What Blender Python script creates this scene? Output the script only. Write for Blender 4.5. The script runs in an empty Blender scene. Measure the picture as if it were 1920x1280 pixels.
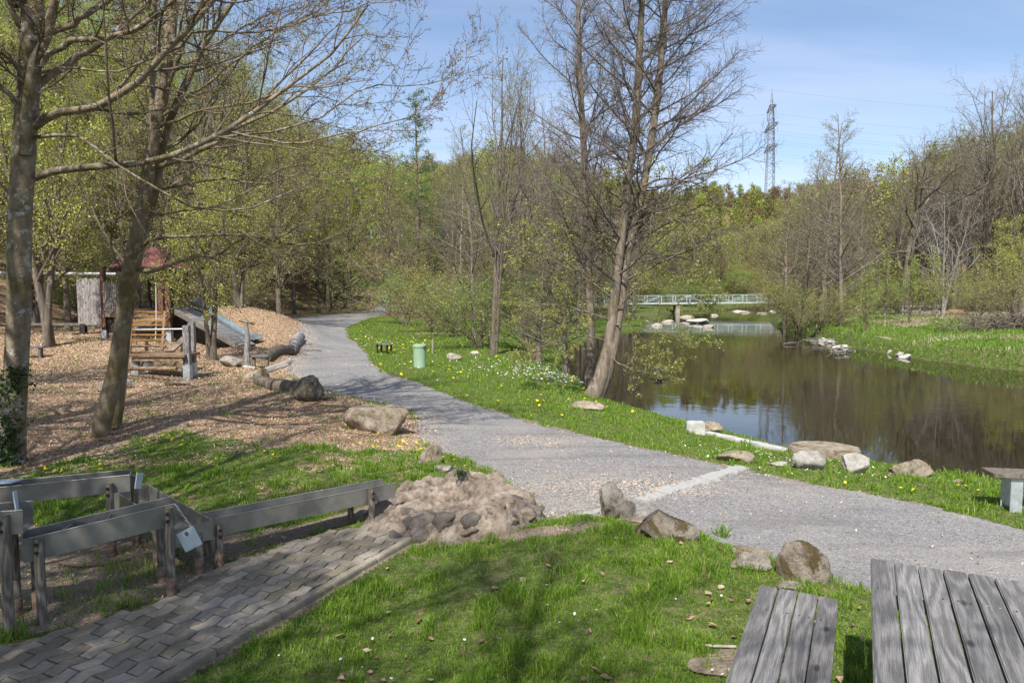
import bpy, math, random
import numpy as np
from mathutils import Vector, Matrix, noise as mnoise

RNG = np.random.default_rng(7)
random.seed(7)
sc = bpy.context.scene
COL = sc.collection
R = math.radians
# ------------------------------------------------------------------ camera
F, CH = 1300.0, 2.6
TH = math.atan(90.0 / F)
cam_d = bpy.data.cameras.new("camera"); cam = bpy.data.objects.new("camera", cam_d); COL.objects.link(cam)
cam_d.sensor_width = 36; cam_d.lens = 36 * F / 1920; cam_d.clip_end = 3000; cam_d.clip_start = 0.05
cam.location = (0, 0, CH); cam.rotation_euler = (math.pi / 2 - TH, 0, 0)
sc.camera = cam

def ray(px, py):
    a = (px - 960) / F; b = (640 - py) / F
    return np.array([a, math.cos(TH) + b * math.sin(TH), -math.sin(TH) + b * math.cos(TH)])
def P(px, py, z=0.0):
    d = ray(px, py); t = (z - CH) / d[2]
    return np.array([0, 0, CH]) + d * t
def PD(px, py, D):
    d = ray(px, py); return np.array([0, 0, CH]) + d * (D / d[1])

# ------------------------------------------------------------------ numpy noise
def _hash(ix, iy, s):
    h = (ix * 374761393 + iy * 668265263 + s * 1442695041) & 0xffffffff
    h = ((h ^ (h >> 13)) * 1274126177) & 0xffffffff
    return ((h ^ (h >> 16)) & 0xffff) / 65535.0
def vnoise(x, y, s=0):
    x = np.asarray(x, float); y = np.asarray(y, float)
    ix = np.floor(x).astype(np.int64); iy = np.floor(y).astype(np.int64)
    fx = x - ix; fy = y - iy
    fx = fx * fx * (3 - 2 * fx); fy = fy * fy * (3 - 2 * fy)
    a = _hash(ix, iy, s); b = _hash(ix + 1, iy, s); c = _hash(ix, iy + 1, s); d = _hash(ix + 1, iy + 1, s)
    return (a * (1 - fx) + b * fx) * (1 - fy) + (c * (1 - fx) + d * fx) * fy
def fbm(x, y, s=0, o=4):
    r = 0; a = .5; t = 0
    for i in range(o):
        r = r + a * vnoise(np.asarray(x) * 2 ** i, np.asarray(y) * 2 ** i, s + i * 17); t += a; a *= .5
    return r / t
def S(e0, e1, v):
    t = np.clip((np.asarray(v, float) - e0) / (e1 - e0), 0, 1); return t * t * (3 - 2 * t)

def sdist(poly, x, y):
    """signed distance, negative inside"""
    x = np.asarray(x, float); y = np.asarray(y, float)
    n = len(poly); best = np.full(x.shape, 1e18); inside = np.zeros(x.shape, bool)
    for i in range(n):
        ax, ay = poly[i][:2]; bx, by = poly[(i + 1) % n][:2]
        dx, dy = bx - ax, by - ay; L = dx * dx + dy * dy + 1e-12
        t = np.clip(((x - ax) * dx + (y - ay) * dy) / L, 0, 1)
        best = np.minimum(best, (x - ax - t * dx) ** 2 + (y - ay - t * dy) ** 2)
        if abs(dy) > 1e-12:
            c = ((ay > y) != (by > y)) & (x < (bx - ax) * (y - ay) / dy + ax)
            inside ^= c
    d = np.sqrt(best)
    return np.where(inside, -d, d)

# ------------------------------------------------------------------ zones
WZ = -0.5
near_bank = [P(a, b, WZ) for a, b in [(1920, 915), (1740, 895), (1500, 853), (1270, 790), (1180, 765), (1138, 748), (1105, 715), (1080, 690), (1062, 668), (1078, 648), (1130, 630), (1215, 615), (1232, 600), (1255, 589), (1280, 584)]]
far_bank = [P(a, b, WZ) for a, b in [(1480, 584), (1455, 591), (1440, 603), (1455, 615), (1540, 637), (1572, 648), (1650, 663), (1720, 674), (1800, 685), (1920, 698)]]
RIVER = [np.array([16, 8.5, 0]), np.array([60, -6, 0])][::-1] + near_bank + [np.array([60, 150, 0]), np.array([110, 150, 0]), np.array([110, 138, 0])] + far_bank + [np.array([34, 24, 0]), np.array([80, 12, 0])]
PATH = [P(a, b) for a, b in [(2300, 1085), (1920, 990), (1760, 955), (1620, 925), (1500, 905), (1395, 880), (1340, 868), (1240, 850), (1100, 818), (960, 780), (860, 748), (780, 717), (720, 700), (695, 682), (690, 665), (652, 640), (648, 622), (690, 602), (740, 586), (725, 583), (640, 591), (560, 601), (515, 606), (560, 618), (574, 645), (552, 668), (530, 690), (560, 712), (625, 742), (690, 758), (780, 775), (785, 820), (860, 860), (930, 885), (1000, 930), (1000, 985), (930, 1012), (1090, 985), (1190, 990), (1320, 1020), (1440, 1065), (1560, 1110), (1640, 1140), (1920, 1260), (2300, 1400)]]
LAWN = [P(a, b, .2) for a, b in [(835, 985), (1000, 1000), (1100, 985), (1200, 1010), (1330, 1035), (1450, 1075), (1560, 1120), (1700, 1180), (1920, 1290), (2300, 1450)]] + [np.array([3, -6, 0]), np.array([-3, -6, 0]), P(290, 1290, .2), P(565, 1130, .2)]
PAVE = [P(a, b, .2) for a, b in [(835, 972), (700, 1052), (565, 1132), (430, 1206), (285, 1285)]] + [np.array([-3.2, 2.2, 0]), np.array([-6.5, 1.6, 0])] + [P(a, b, .2) for a, b in [(-160, 1240), (0, 1205), (100, 1180), (300, 1120), (400, 1062), (560, 1005), (700, 975), (760, 955)]]
CHIP = [P(a, b, .1) for a, b in [(790, 835), (700, 852), (600, 846), (500, 845), (400, 822), (330, 808), (240, 840), (120, 878), (40, 893), (-300, 930), (-900, 900), (-900, 660), (-300, 640), (0, 612), (200, 606), (400, 600), (470, 590), (520, 605), (566, 618), (580, 645), (556, 672), (535, 692), (568, 715), (632, 745), (695, 760), (785, 778)]]
DIRT = [P(a, b, .15) for a, b in [(400, 1062), (300, 1120), (100, 1180), (-100, 1225), (-300, 1200), (-200, 1010), (60, 985), (250, 985), (420, 1010), (600, 975), (760, 935), (760, 955), (560, 1005)]]

def terrain(x, y):
    x = np.asarray(x, float); y = np.asarray(y, float)
    z = 0.06 * (fbm(x * .5, y * .5, 3) - .5)
    dp = sdist(PATH, x, y)
    left = S(0.0, 1.2, dp) * S(.5, -1.5, x - (1.0 - .45 * (y - 8)) * (y < 9) + .0) * S(40, 25, y)
    left = S(0.0, 1.4, dp) * S(.6, -.8, x + .25 * (y - 8))
    z = z + .15 * left
    dl = sdist(LAWN, x, y)
    z = np.where(dl < .9, z * S(-.1, .9, dl) + (1 - S(-.1, .9, dl)) * (.12 + .18 * S(-1.2, .8, x + .15 * (fbm(x, y, 9) - .5))), z) if True else z
    dv = sdist(PAVE, x, y)
    z = z * S(0, .4, dv) + (1 - S(0, .4, dv)) * .15
    g = lambda cx, cy, rx, ry, a: a * np.exp(-((x - cx) / rx) ** 2 - ((y - cy) / ry) ** 2)
    z = z + g(-4.6, 15.0, 1.7, 1.3, .28) + g(-6.4, 17.0, 2.0, 1.2, .2) + g(-11.6, 33, 3.0, 3.0, 1.15) + g(-16, 35, 3.5, 3, .9) + g(-9.6, 26, 1.6, .9, .25) + g(-6.3, 13.0, 1.0, .7, .12)
    z = z + .45 * S(20, 27, y) * S(-11, -14, x) * S(60, 40, y)
    z = z + .25 * S(-7, -11, x) * S(4, 12, y)
    # hills
    sL = np.clip(-24 - x + 2 * np.sin(y * .07), 0, None); sL = sL * S(5, 22, y)
    hl = 24 * (1 - np.exp(-sL * .42 / 24))
    y0 = 95 + 42 * S(0, 26, x)
    hf = np.clip(y - y0, 0, None); hf = (22 - 9 * S(8, 20, x) * S(75, 50, x)) * (1 - np.exp(-hf * .34 / 22)) if 0 else hf * 0 + (22 - 9 * S(8, 20, x) * S(75, 50, x)) * (1 - np.exp(-np.clip(y - y0, 0, None) * .34 / 22))
    fh = S(.06, .16, x / np.maximum(y, 1)) * S(.62, .50, x / np.maximum(y, 1)) * (y > 1)
    hf = hf * (1 - fh) + fh * (7 * (1 - np.exp(-np.clip(y - 130, 0, None) * .2 / 7)) + 43 * S(225, 430, y))
    hr = np.clip(x - 50 - .1 * y, 0, None); hr = 16 * (1 - np.exp(-hr * .3 / 16)) * (1 - fh * S(110, 150, y))
    z = z + np.maximum(hl, np.maximum(hf, hr)) * (.85 + .3 * fbm(x * .05, y * .05, 5))
    # far bank a little higher
    dr = sdist(RIVER, x, y)
    far = S(16, 22, x) * S(20, 26, y + (x - 20) * .2)
    z = z + far * (.25 + .35 * S(1, 9, dr) + .25 * (fbm(x * .4, y * .4, 21) - .5))
    # near bank slopes to the water
    z = z - .25 * S(3.0, 0, dr) * (1 - far)
    bank = S(0.0, .9, dr + .25 * (fbm(x * 1.3, y * 1.3, 31) - .5))
    z = np.where(dr < 1.1, (WZ - .12) * (1 - bank) + z * bank, z)
    z = np.where(dr < 0, WZ - .12 - .5 * np.minimum(-dr, 2.0), z)
    # island shoals by the bridge
    z = z + np.where(dr < 0, 0, 0)
    return z

def tz(x, y): return float(terrain(np.array([x]), np.array([y]))[0])
_ts = np.geomspace(1.5, 500, 3000)
def G(px, py):
    d = ray(px, py); q = d[None] * _ts[:, None]; q[:, 2] += CH
    z = terrain(q[:, 0], q[:, 1]); k = np.argmax(q[:, 2] < z)
    if k == 0: return P(px, py) if d[2] < 0 else PD(px, py, 100)
    a, b = q[k - 1], q[k]; fa = a[2] - z[k - 1]; fb = z[k] - b[2]
    return a + (b - a) * fa / (fa + fb + 1e-9)

# ------------------------------------------------------------------ materials
def mat(name):
    m = bpy.data.materials.new(name); m.use_nodes = True
    nt = m.node_tree; nt.nodes.clear()
    return m, nt
class NB:
    def __init__(s, nt): s.nt = nt
    def n(s, t, **k):
        nd = s.nt.nodes.new(t)
        for a, v in k.items():
            if a.startswith("i_"):
                key = a[2:]; key = int(key) if key.isdigit() else key.replace("_", " ")
                if isinstance(v, bpy.types.NodeSocket): s.nt.links.new(v, nd.inputs[key])
                else: nd.inputs[key].default_value = v
            else: setattr(nd, a, v)
        return nd
    def l(s, a, b): s.nt.links.new(a, b)
    def noise(s, vec, sc_, det=5, rough=.6, dist=0):
        return s.n("ShaderNodeTexNoise", i_Vector=vec, i_Scale=sc_, i_Detail=det, i_Roughness=rough, i_Distortion=dist).outputs["Fac"]
    def ramp(s, fac, stops):
        r = s.n("ShaderNodeValToRGB", i_Fac=fac); e = r.color_ramp.elements
        while len(e) < len(stops): e.new(.5)
        for el, (p, c) in zip(e, stops):
            el.position = p; el.color = tuple(c) + (1,) if len(c) == 3 else c
        return r.outputs["Color"]
    def mix(s, f, a, b):
        m = s.n("ShaderNodeMix", data_type="RGBA")
        for i, v in ((0, f), (6, a), (7, b)):
            if isinstance(v, bpy.types.NodeSocket): s.l(v, m.inputs[i])
            else: m.inputs[i].default_value = v if i == 0 else (tuple(v) + (1,) if len(v) == 3 else v)
        return m.outputs[2]
    def math(s, op, a, b=0, clamp=False):
        m = s.n("ShaderNodeMath", operation=op, use_clamp=clamp)
        for i, v in ((0, a), (1, b)):
            if isinstance(v, bpy.types.NodeSocket): s.l(v, m.inputs[i])
            else: m.inputs[i].default_value = v
        return m.outputs[0]
    def hsv(s, col, h=.5, sa=1, v=1):
        m = s.n("ShaderNodeHueSaturation", i_Color=col)
        for k, w in (("Hue", h), ("Saturation", sa), ("Value", v)):
            if isinstance(w, bpy.types.NodeSocket): s.l(w, m.inputs[k])
            else: m.inputs[k].default_value = w
        return m.outputs[0]
    def out(s, col, rough=.8, bump=None, bs=.5, bd=.02, metal=0, spec=.3, **k):
        p = s.n("ShaderNodeBsdfPrincipled")
        for nm, v in (("Base Color", col), ("Roughness", rough), ("Metallic", metal), ("Specular IOR Level", spec)):
            if isinstance(v, bpy.types.NodeSocket): s.l(v, p.inputs[nm])
            else: p.inputs[nm].default_value = (tuple(v) + (1,)) if nm == "Base Color" and len(v) == 3 else v
        if bump is not None:
            b = s.n("ShaderNodeBump", i_Strength=bs, i_Distance=bd, i_Height=bump); s.l(b.outputs[0], p.inputs["Normal"])
        o = s.n("ShaderNodeOutputMaterial"); s.l(p.outputs[0], o.inputs[0]); return p

def simple(name, c1, c2, scale=6, rough=.8, bs=.4, bd=.01, metal=0, det=6, c3=None, stretch=None, obj=True, spec=.3):
    m, nt = mat(name); b = NB(nt)
    tc = b.n("ShaderNodeTexCoord").outputs["Object" if obj else "Generated"]
    if stretch: tc = b.n("ShaderNodeMapping", i_Vector=tc, i_Scale=stretch).outputs[0]
    f = b.noise(tc, scale, det)
    st = [(.35, c1), (.65, c2)]
    if c3: st = [(.3, c1), (.5, c2), (.68, c3)]
    col = b.ramp(f, st)
    f2 = b.noise(tc, scale * 7, 4)
    b.out(col, rough, b.math("ADD", f, b.math("MULTIPLY", f2, .5)), bs, bd, metal, spec)
    return m

def ground_mat():
    m, nt = mat("ground_cover"); b = NB(nt)
    tc = b.n("ShaderNodeTexCoord").outputs["Object"]
    at = lambda n: b.n("ShaderNodeAttribute", attribute_name=n).outputs["Fac"]
    # grass soil
    n1 = b.noise(tc, 1.3, 6); n2 = b.noise(tc, 9, 6, .7); n3 = b.noise(tc, 60, 3)
    gr = b.ramp(n2, [(.3, (.03, .045, .010)), (.5, (.065, .10, .016)), (.72, (.14, .17, .045))])
    dry = b.ramp(n3, [(.3, (.10, .075, .045)), (.7, (.27, .21, .12))])
    gr = b.mix(b.math("MULTIPLY", S_node(b, b.noise(tc, 6, 7, .75), .50, .64), .7), gr, dry)
    # gravel
    vo = b.n("ShaderNodeTexVoronoi", i_Vector=tc, i_Scale=95.0); vo2 = b.n("ShaderNodeTexVoronoi", i_Vector=tc, i_Scale=28.0)
    gv = b.ramp(b.n("ShaderNodeSeparateColor", i_Color=vo.outputs["Color"]).outputs[0], [(0, (.098, .098, .10)), (.55, (.205, .203, .205)), (.92, (.33, .325, .32)), (1, (.55, .51, .45))])
    gv2 = b.ramp(b.n("ShaderNodeSeparateColor", i_Color=vo2.outputs["Color"]).outputs[0], [(0, (.12, .12, .122)), (1, (.29, .285, .285))])
    gv = b.mix(.35, gv, gv2)
    gv = b.mix(b.math("MULTIPLY", S_node(b, b.noise(tc, .7, 5), .45, .7), .4), gv, (.34, .31, .27)); gv = b.mix(b.math("MULTIPLY", S_node(b, b.noise(b.n("ShaderNodeMapping", i_Vector=tc, i_Rotation=(0, 0, -.75), i_Scale=(.5, 2.2, 1)).outputs[0], .9, 5), .50, .66), .45), gv, (.12, .115, .115))
    gdirt = b.ramp(n3, [(.35, (.13, .10, .075)), (.65, (.30, .24, .18))])
    # chips
    mp = b.n("ShaderNodeMapping", i_Vector=tc, i_Scale=(1, 1, 1)).outputs[0]
    dist = b.n("ShaderNodeTexNoise", i_Vector=tc, i_Scale=9.0).outputs["Color"]
    va = b.n("ShaderNodeVectorMath", operation="MULTIPLY_ADD"); b.l(dist, va.inputs[0]); va.inputs[1].default_value = (.12, .12, .12); b.l(mp, va.inputs[2])
    vc = b.n("ShaderNodeTexVoronoi", i_Vector=va.outputs[0], i_Scale=48.0)
    ch = b.ramp(b.n("ShaderNodeSeparateColor", i_Color=vc.outputs["Color"]).outputs[0], [(0, (.10, .058, .034)), (.4, (.26, .165, .10)), (.75, (.40, .275, .175)), (1, (.58, .44, .30))])
    ch = b.mix(b.math("MULTIPLY", S_node(b, b.noise(tc, .45, 5), .42, .62), .55), ch, b.mix(.5, ch, (.13, .08, .05)))
    # leaf litter
    li = b.ramp(b.n("ShaderNodeSeparateColor", i_Color=vc.outputs["Color"]).outputs[1], [(0, (.09, .055, .035)), (.6, (.22, .14, .085)), (1, (.36, .25, .16))])
    li = b.mix(S_node(b, b.noise(tc, .35, 6), .50, .62), li, gr)
    # mud
    mud = b.ramp(n2, [(.3, (.03, .024, .016)), (.7, (.085, .07, .045))])
    edge = b.math("MULTIPLY", b.math("SUBTRACT", b.noise(tc, 9, 5), .5), .9)
    def w(n): return S_node(b, b.math("ADD", at(n), edge), .42, .58)
    c = b.mix(w("litter"), gr, li)
    c = b.mix(w("dirt"), c, gdirt)
    c = b.mix(w("chips"), c, ch)
    c = b.mix(w("gravel"), c, gv)
    strew = b.math("MULTIPLY", at("strew"), S_node(b, b.n("ShaderNodeSeparateColor", i_Color=vc.outputs["Color"]).outputs[2], .72, .76))
    c = b.mix(strew, c, (.56, .44, .31))
    c = b.mix(w("mud"), c, mud)
    h = b.math("ADD", b.math("MULTIPLY", vo.outputs["Distance"], .4), b.math("ADD", b.math("MULTIPLY", vc.outputs["Distance"], .8), n3))
    b.out(c, .95, h, .8, .012, 0, .15)
    return m
def S_node(b, v, a, c):
    n = b.n("ShaderNodeMapRange", interpolation_type="SMOOTHSTEP"); b.l(v, n.inputs[0])
    n.inputs[1].default_value = a; n.inputs[2].default_value = c; return n.outputs[0]

def bark_mat(name, c1, c2, lichen=None, lam=.5, moss=0.0, scale=9, stretch=(1, 1, .25)):
    m, nt = mat(name); b = NB(nt)
    tc = b.n("ShaderNodeTexCoord").outputs["Object"]
    st = b.n("ShaderNodeMapping", i_Vector=tc, i_Scale=stretch).outputs[0]
    f = b.noise(st, scale, 7, .65)
    col = b.ramp(f, [(.32, c1), (.66, c2)])
    if lichen:
        col = b.mix(b.math("MULTIPLY", S_node(b, b.noise(tc, 7, 6, .7), lam, lam + .05), .85), col, lichen)
    if moss:
        col = b.mix(b.math("MULTIPLY", S_node(b, b.noise(tc, 2.2, 5), .5, .62), moss), col, (.10, .085, .02))
    b.out(col, .9, b.math("ADD", f, b.math("MULTIPLY", b.noise(st, scale * 5, 4), .5)), .7, .02, 0, .2)
    return m

def leaf_mat(name, cols, tr=.45):
    m, nt = mat(name); b = NB(nt)
    geo = b.n("ShaderNodeNewGeometry").outputs["Random Per Island"]
    col = b.ramp(geo, [(i / (len(cols) - 1), c) for i, c in enumerate(cols)])
    oi = b.n("ShaderNodeObjectInfo").outputs["Color"]
    mul = b.n("ShaderNodeMix", data_type="RGBA", blend_type="MULTIPLY"); mul.inputs[0].default_value = 1
    b.l(col, mul.inputs[6]); b.l(oi, mul.inputs[7]); col = mul.outputs[2]
    d = b.n("ShaderNodeBsdfDiffuse", i_Color=col); t = b.n("ShaderNodeBsdfTranslucent", i_Color=col)
    g = b.n("ShaderNodeBsdfGlossy", i_Roughness=.45); 
    mx = b.n("ShaderNodeMixShader", i_0=tr); b.l(d.outputs[0], mx.inputs[1]); b.l(t.outputs[0], mx.inputs[2])
    m2 = b.n("ShaderNodeMixShader", i_0=.03); b.l(mx.outputs[0], m2.inputs[1]); b.l(g.outputs[0], m2.inputs[2])
    o = b.n("ShaderNodeOutputMaterial"); b.l(m2.outputs[0], o.inputs[0]); return m

def attr_leaf_mat(name, tr=.3):
    m, nt = mat(name); b = NB(nt)
    col = b.n("ShaderNodeAttribute", attribute_name="hue").outputs["Color"]
    geo = b.n("ShaderNodeNewGeometry").outputs["Random Per Island"]
    col = b.hsv(col, .5, 1, b.math("ADD", b.math("MULTIPLY", geo, .8), .6))
    d = b.n("ShaderNodeBsdfDiffuse", i_Color=col); t = b.n("ShaderNodeBsdfTranslucent", i_Color=col)
    mx = b.n("ShaderNodeMixShader", i_0=tr); b.l(d.outputs[0], mx.inputs[1]); b.l(t.outputs[0], mx.inputs[2])
    o = b.n("ShaderNodeOutputMaterial"); b.l(mx.outputs[0], o.inputs[0]); return m

def wood_mat(name, c1, c2, axis=1, ring=14, knots=True, dark=(.05, .042, .038)):
    """weathered planks: grain runs along local axis"""
    m, nt = mat(name); b = NB(nt)
    tc = b.n("ShaderNodeTexCoord").outputs["Object"]
    ri = b.n("ShaderNodeNewGeometry").outputs["Random Per Island"]
    sc_ = [1, 1, 1]; sc_[axis] = .035
    off = b.n("ShaderNodeCombineXYZ"); b.l(b.math("MULTIPLY", ri, 37.0), off.inputs[0]); b.l(b.math("MULTIPLY", ri, 11.0), off.inputs[1]); b.l(b.math("MULTIPLY", ri, 23.0), off.inputs[2])
    va = b.n("ShaderNodeVectorMath", operation="ADD"); b.l(tc, va.inputs[0]); b.l(off.outputs[0], va.inputs[1])
    mp = b.n("ShaderNodeMapping", i_Vector=va.outputs[0], i_Scale=tuple(sc_)).outputs[0]
    lo = b.noise(b.n("ShaderNodeMapping", i_Vector=va.outputs[0], i_Scale=tuple(.16 if i == axis else 1 for i in range(3))).outputs[0], 5.5, 2, .45); 
    w = b.math("SINE", b.math("MULTIPLY", b.math("ADD", lo, b.math("MULTIPLY", b.noise(mp, 60, 3), .06)), ring * 6.28))
    fine = b.noise(mp, 210, 6, .75)
    g = b.math("ADD", b.math("MULTIPLY", w, .09), b.math("MULTIPLY", fine, .95))
    col = b.ramp(g, [(.27, tuple(q * .7 for q in c1)), (.42, c1), (.66, c2)])
    big = b.noise(tc, 3.5, 5); col = b.mix(b.math("MULTIPLY", S_node(b, big, .45, .7), .35), col, c1)
    kt = b.n("ShaderNodeTexVoronoi", i_Vector=b.n("ShaderNodeMapping", i_Vector=va.outputs[0], i_Scale=tuple(.35 if i == axis else .8 for i in range(3))).outputs[0], i_Scale=6.0)
    if knots: col = b.mix(b.math("SUBTRACT", 1, S_node(b, kt.outputs["Distance"], .04, .12), True), col, dark)
    vv = b.math("ADD", b.math("MULTIPLY", ri, .42), .80)
    col = b.hsv(col, .5, b.math("ADD", b.math("MULTIPLY", b.math("FRACT", b.math("MULTIPLY", ri, 7.3)), .9), .6), vv); col = b.mix(b.math("MULTIPLY", S_node(b, b.noise(tc, 12, 6, .75), .60, .72), .35), col, (.30, .30, .26))
    b.out(col, .8, g, .5, .004, 0, .3)
    return m

def rock_mat(name, c1, c2, c3, moss=.4, mossc=(.12, .085, .015)):
    m, nt = mat(name); b = NB(nt)
    tc = b.n("ShaderNodeTexCoord").outputs["Object"]
    f = b.noise(tc, 6, 10, .75); f2 = b.noise(tc, 75, 6, .8); f3 = b.noise(tc, 2.2, 6, .7, .6)
    col = b.ramp(b.math("ADD", b.math("MULTIPLY", f, .6), b.math("MULTIPLY", f2, .4)), [(.34, tuple(q * .75 for q in c1)), (.42, c1), (.50, c2), (.60, c3)])
    col = b.mix(b.math("MULTIPLY", S_node(b, b.noise(tc, 16, 6, .75), .60, .66), .5), col, (.42, .41, .36))
    nz = b.n("ShaderNodeSeparateXYZ", i_Vector=b.n("ShaderNodeNewGeometry").outputs["Normal"]).outputs[2]
    if moss:
        col = b.mix(b.math("MULTIPLY", S_node(b, b.math("ADD", f3, b.math("MULTIPLY", nz, .04)), .62 - moss * .2, .70 - moss * .2), .85), col, mossc)
    b.out(col, .92, b.math("ADD", f, b.math("MULTIPLY", f2, .4)), 1.0, .07, 0, .2)
    return m

def water_mat():
    m, nt = mat("river_water"); b = NB(nt)
    tc = b.n("ShaderNodeTexCoord").outputs["Object"]
    mp = b.n("ShaderNodeMapping", i_Vector=tc, i_Scale=(1, 1.0, 1)).outputs[0]
    n1 = b.noise(mp, 2.2, 3, .5); n2 = b.noise(mp, 9, 3, .5); n0 = b.noise(tc, .12, 3)
    amp = b.math("ADD", b.math("MULTIPLY", S_node(b, n0, .4, .65), .9), .25)
    h = b.math("MULTIPLY", b.math("ADD", n1, b.math("MULTIPLY", n2, .22)), amp)
    col = b.ramp(b.noise(tc, .25, 4), [(.3, (.012, .010, .005)), (.7, (.026, .021, .011))])
    p = b.out(col, .02, h, .05, .1, 0, .5)
    p.inputs["IOR"].default_value = 1.33
    return m

M = {}
M["ground"] = ground_mat()
M["water"] = water_mat()
M["beech"] = bark_mat("smooth_bark", (.13, .10, .07), (.31, .25, .175), (.42, .42, .39), .55, .6, 7, (1, 1, .8))
M["beech2"] = bark_mat("mossy_bark", (.13, .10, .066), (.30, .24, .16), (.40, .40, .35), .60, .7, 8, (1, 1, .6))
M["alder"] = bark_mat("alder_bark", (.08, .066, .052), (.29, .235, .185), (.33, .32, .27), .62, .4, 12)
M["bark"] = bark_mat("forest_bark", (.06, .048, .038), (.20, .165, .13), (.28, .28, .24), .6, .4)
M["pale_bark"] = bark_mat("pale_bark", (.22, .19, .15), (.48, .44, .38), None, .5, 0)
M["dead"] = bark_mat("dead_bark", (.14, .125, .11), (.38, .355, .32), None, .5, 0)
M["twig"] = simple("twig_bark", (.10, .075, .055), (.22, .175, .13), 3, .9, 0, 0)
M["twig_dark"] = simple("dark_twig_bark", (.10, .082, .066), (.225, .185, .15), 3, .9, 0, 0)
M["leaf"] = leaf_mat("young_leaf", [(.24, .275, .03), (.40, .43, .065), (.56, .55, .17), (.30, .355, .04)])
M["leaf_fresh"] = leaf_mat("fresh_leaf", [(.24, .37, .025), (.38, .52, .04), (.48, .58, .08)])
M["leaf_olive"] = leaf_mat("olive_leaf", [(.25, .27, .06), (.35, .38, .08), (.44, .44, .14), (.27, .27, .08)])
M["bud"] = leaf_mat("bud", [(.16, .10, .05), (.26, .18, .09), (.2, .15, .06)], .1)
M["needle"] = leaf_mat("larch_needle", [(.06, .13, .03), (.10, .20, .045), (.08, .16, .04)])
M["ivy"] = leaf_mat("ivy_leaf", [(.02, .05, .012), (.05, .10, .025)], .2)
M["grass"] = leaf_mat("grass_blade", [(.09, .19, .010), (.14, .27, .016), (.20, .34, .03), (.27, .39, .06), (.11, .23, .012), (.38, .38, .14)], .4)
M["far_leaf"] = attr_leaf_mat("woods_foliage")
M["drygrass"] = leaf_mat("dry_reed", [(.40, .34, .2), (.55, .48, .32), (.3, .26, .14)], .3)
M["plank"] = wood_mat("weathered_plank", (.12, .115, .112), (.26, .25, .243), ring=9)
M["post"] = wood_mat("brown_wood", (.11, .09, .07), (.27, .235, .19), 2)
M["timber"] = wood_mat("warm_timber", (.16, .10, .06), (.42, .30, .19), 0)
M["redwood"] = wood_mat("red_brown_post", (.10, .045, .03), (.26, .13, .09), 2, knots=False)
M["greyboard"] = wood_mat("silver_board", (.16, .145, .14), (.42, .40, .38), 2)
M["trough"] = simple("dull_steel", (.17, .165, .145), (.30, .29, .26), 3, .40, .08, .004, .45, c3=(.23, .22, .195))
M["plate"] = simple("pale_sluice_metal", (.42, .50, .58), (.60, .68, .75), 8, .4, .1, .002, .2)
M["rust"] = simple("rusty_shoe", (.11, .065, .045), (.30, .21, .16), 20, .9, .6, .004)
M["galv"] = simple("galvanised_steel", (.38, .41, .43), (.58, .61, .63), 14, .45, .1, .002, .5)
M["bolt"] = simple("dark_bolt", (.03, .03, .03), (.09, .09, .09), 30, .5, .1, .002, .6)
M["concrete"] = simple("pale_concrete", (.34, .33, .30), (.52, .51, .47), 9, .9, .5, .01)
M["paver"] = simple("grey_paver", (.16, .145, .125), (.34, .32, .28), 4, .92, .5, .006, c3=(.26, .235, .2))
M["joint"] = simple("paver_joint", (.035, .045, .02), (.10, .09, .05), 18, .98, .6, .006)
M["rock"] = rock_mat("bank_rock", (.19, .165, .13), (.37, .33, .275), (.54, .50, .43), .3)
M["strip"] = simple("worn_concrete", (.24, .235, .22), (.38, .37, .345), 9, .9, .5, .01, c3=(.30, .295, .275))
M["rock_dark"] = rock_mat("dark_rock", (.06, .052, .042), (.16, .14, .115), (.32, .29, .25), .5)
M["rock_pale"] = rock_mat("pale_rock", (.34, .31, .275), (.52, .48, .43), (.62, .58, .53), .0)
M["rock_moss"] = rock_mat("mossy_rock", (.20, .165, .125), (.36, .30, .235), (.50, .45, .37), .75, (.10, .065, .015))
M["rock_tan"] = rock_mat("tan_rock", (.20, .155, .105), (.39, .32, .235), (.52, .45, .35), .25)
M["feature"] = rock_mat("mortared_rock", (.10, .085, .07), (.30, .25, .21), (.46, .40, .35), .25)
M["bin"] = simple("pale_green_plastic", (.24, .36, .24), (.31, .45, .31), 2, .5, .03, .002)
M["roof"] = simple("red_shingle", (.12, .045, .042), (.21, .078, .07), 8, .8, .3, .01)
M["dark"] = simple("dark_panel", (.015, .012, .01), (.045, .035, .03), 6, .8)
M["rope"] = simple("rope", (.30, .26, .2), (.5, .45, .36), 30, .9)
M["bridge"] = simple("pale_bridge_paint", (.33, .42, .41), (.46, .54, .53), 5, .5, .05, .002)
M["pylon"] = simple("pylon_steel", (.22, .25, .30), (.34, .37, .43), 2, .6)
M["slide"] = simple("blue_grey_steel", (.17, .21, .235), (.27, .32, .35), 3, .35, .05, .002, .4)
M["yellow"] = leaf_mat("dandelion_yellow", [(.75, .55, .01), (.85, .68, .03)], .2)
M["white"] = leaf_mat("daisy_white", [(.75, .75, .7), (.85, .85, .82)], .2)
M["deadleaf"] = leaf_mat("fallen_leaf", [(.20, .12, .07), (.40, .27, .17), (.52, .40, .28)], .2)
M["chip"] = leaf_mat("wood_chip", [(.12, .07, .045), (.30, .19, .125), (.48, .34, .24), (.66, .52, .39)], .0)
M["soilclod"] = simple("bark_rope", (.1, .07, .05), (.2, .15, .1), 20)

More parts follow.
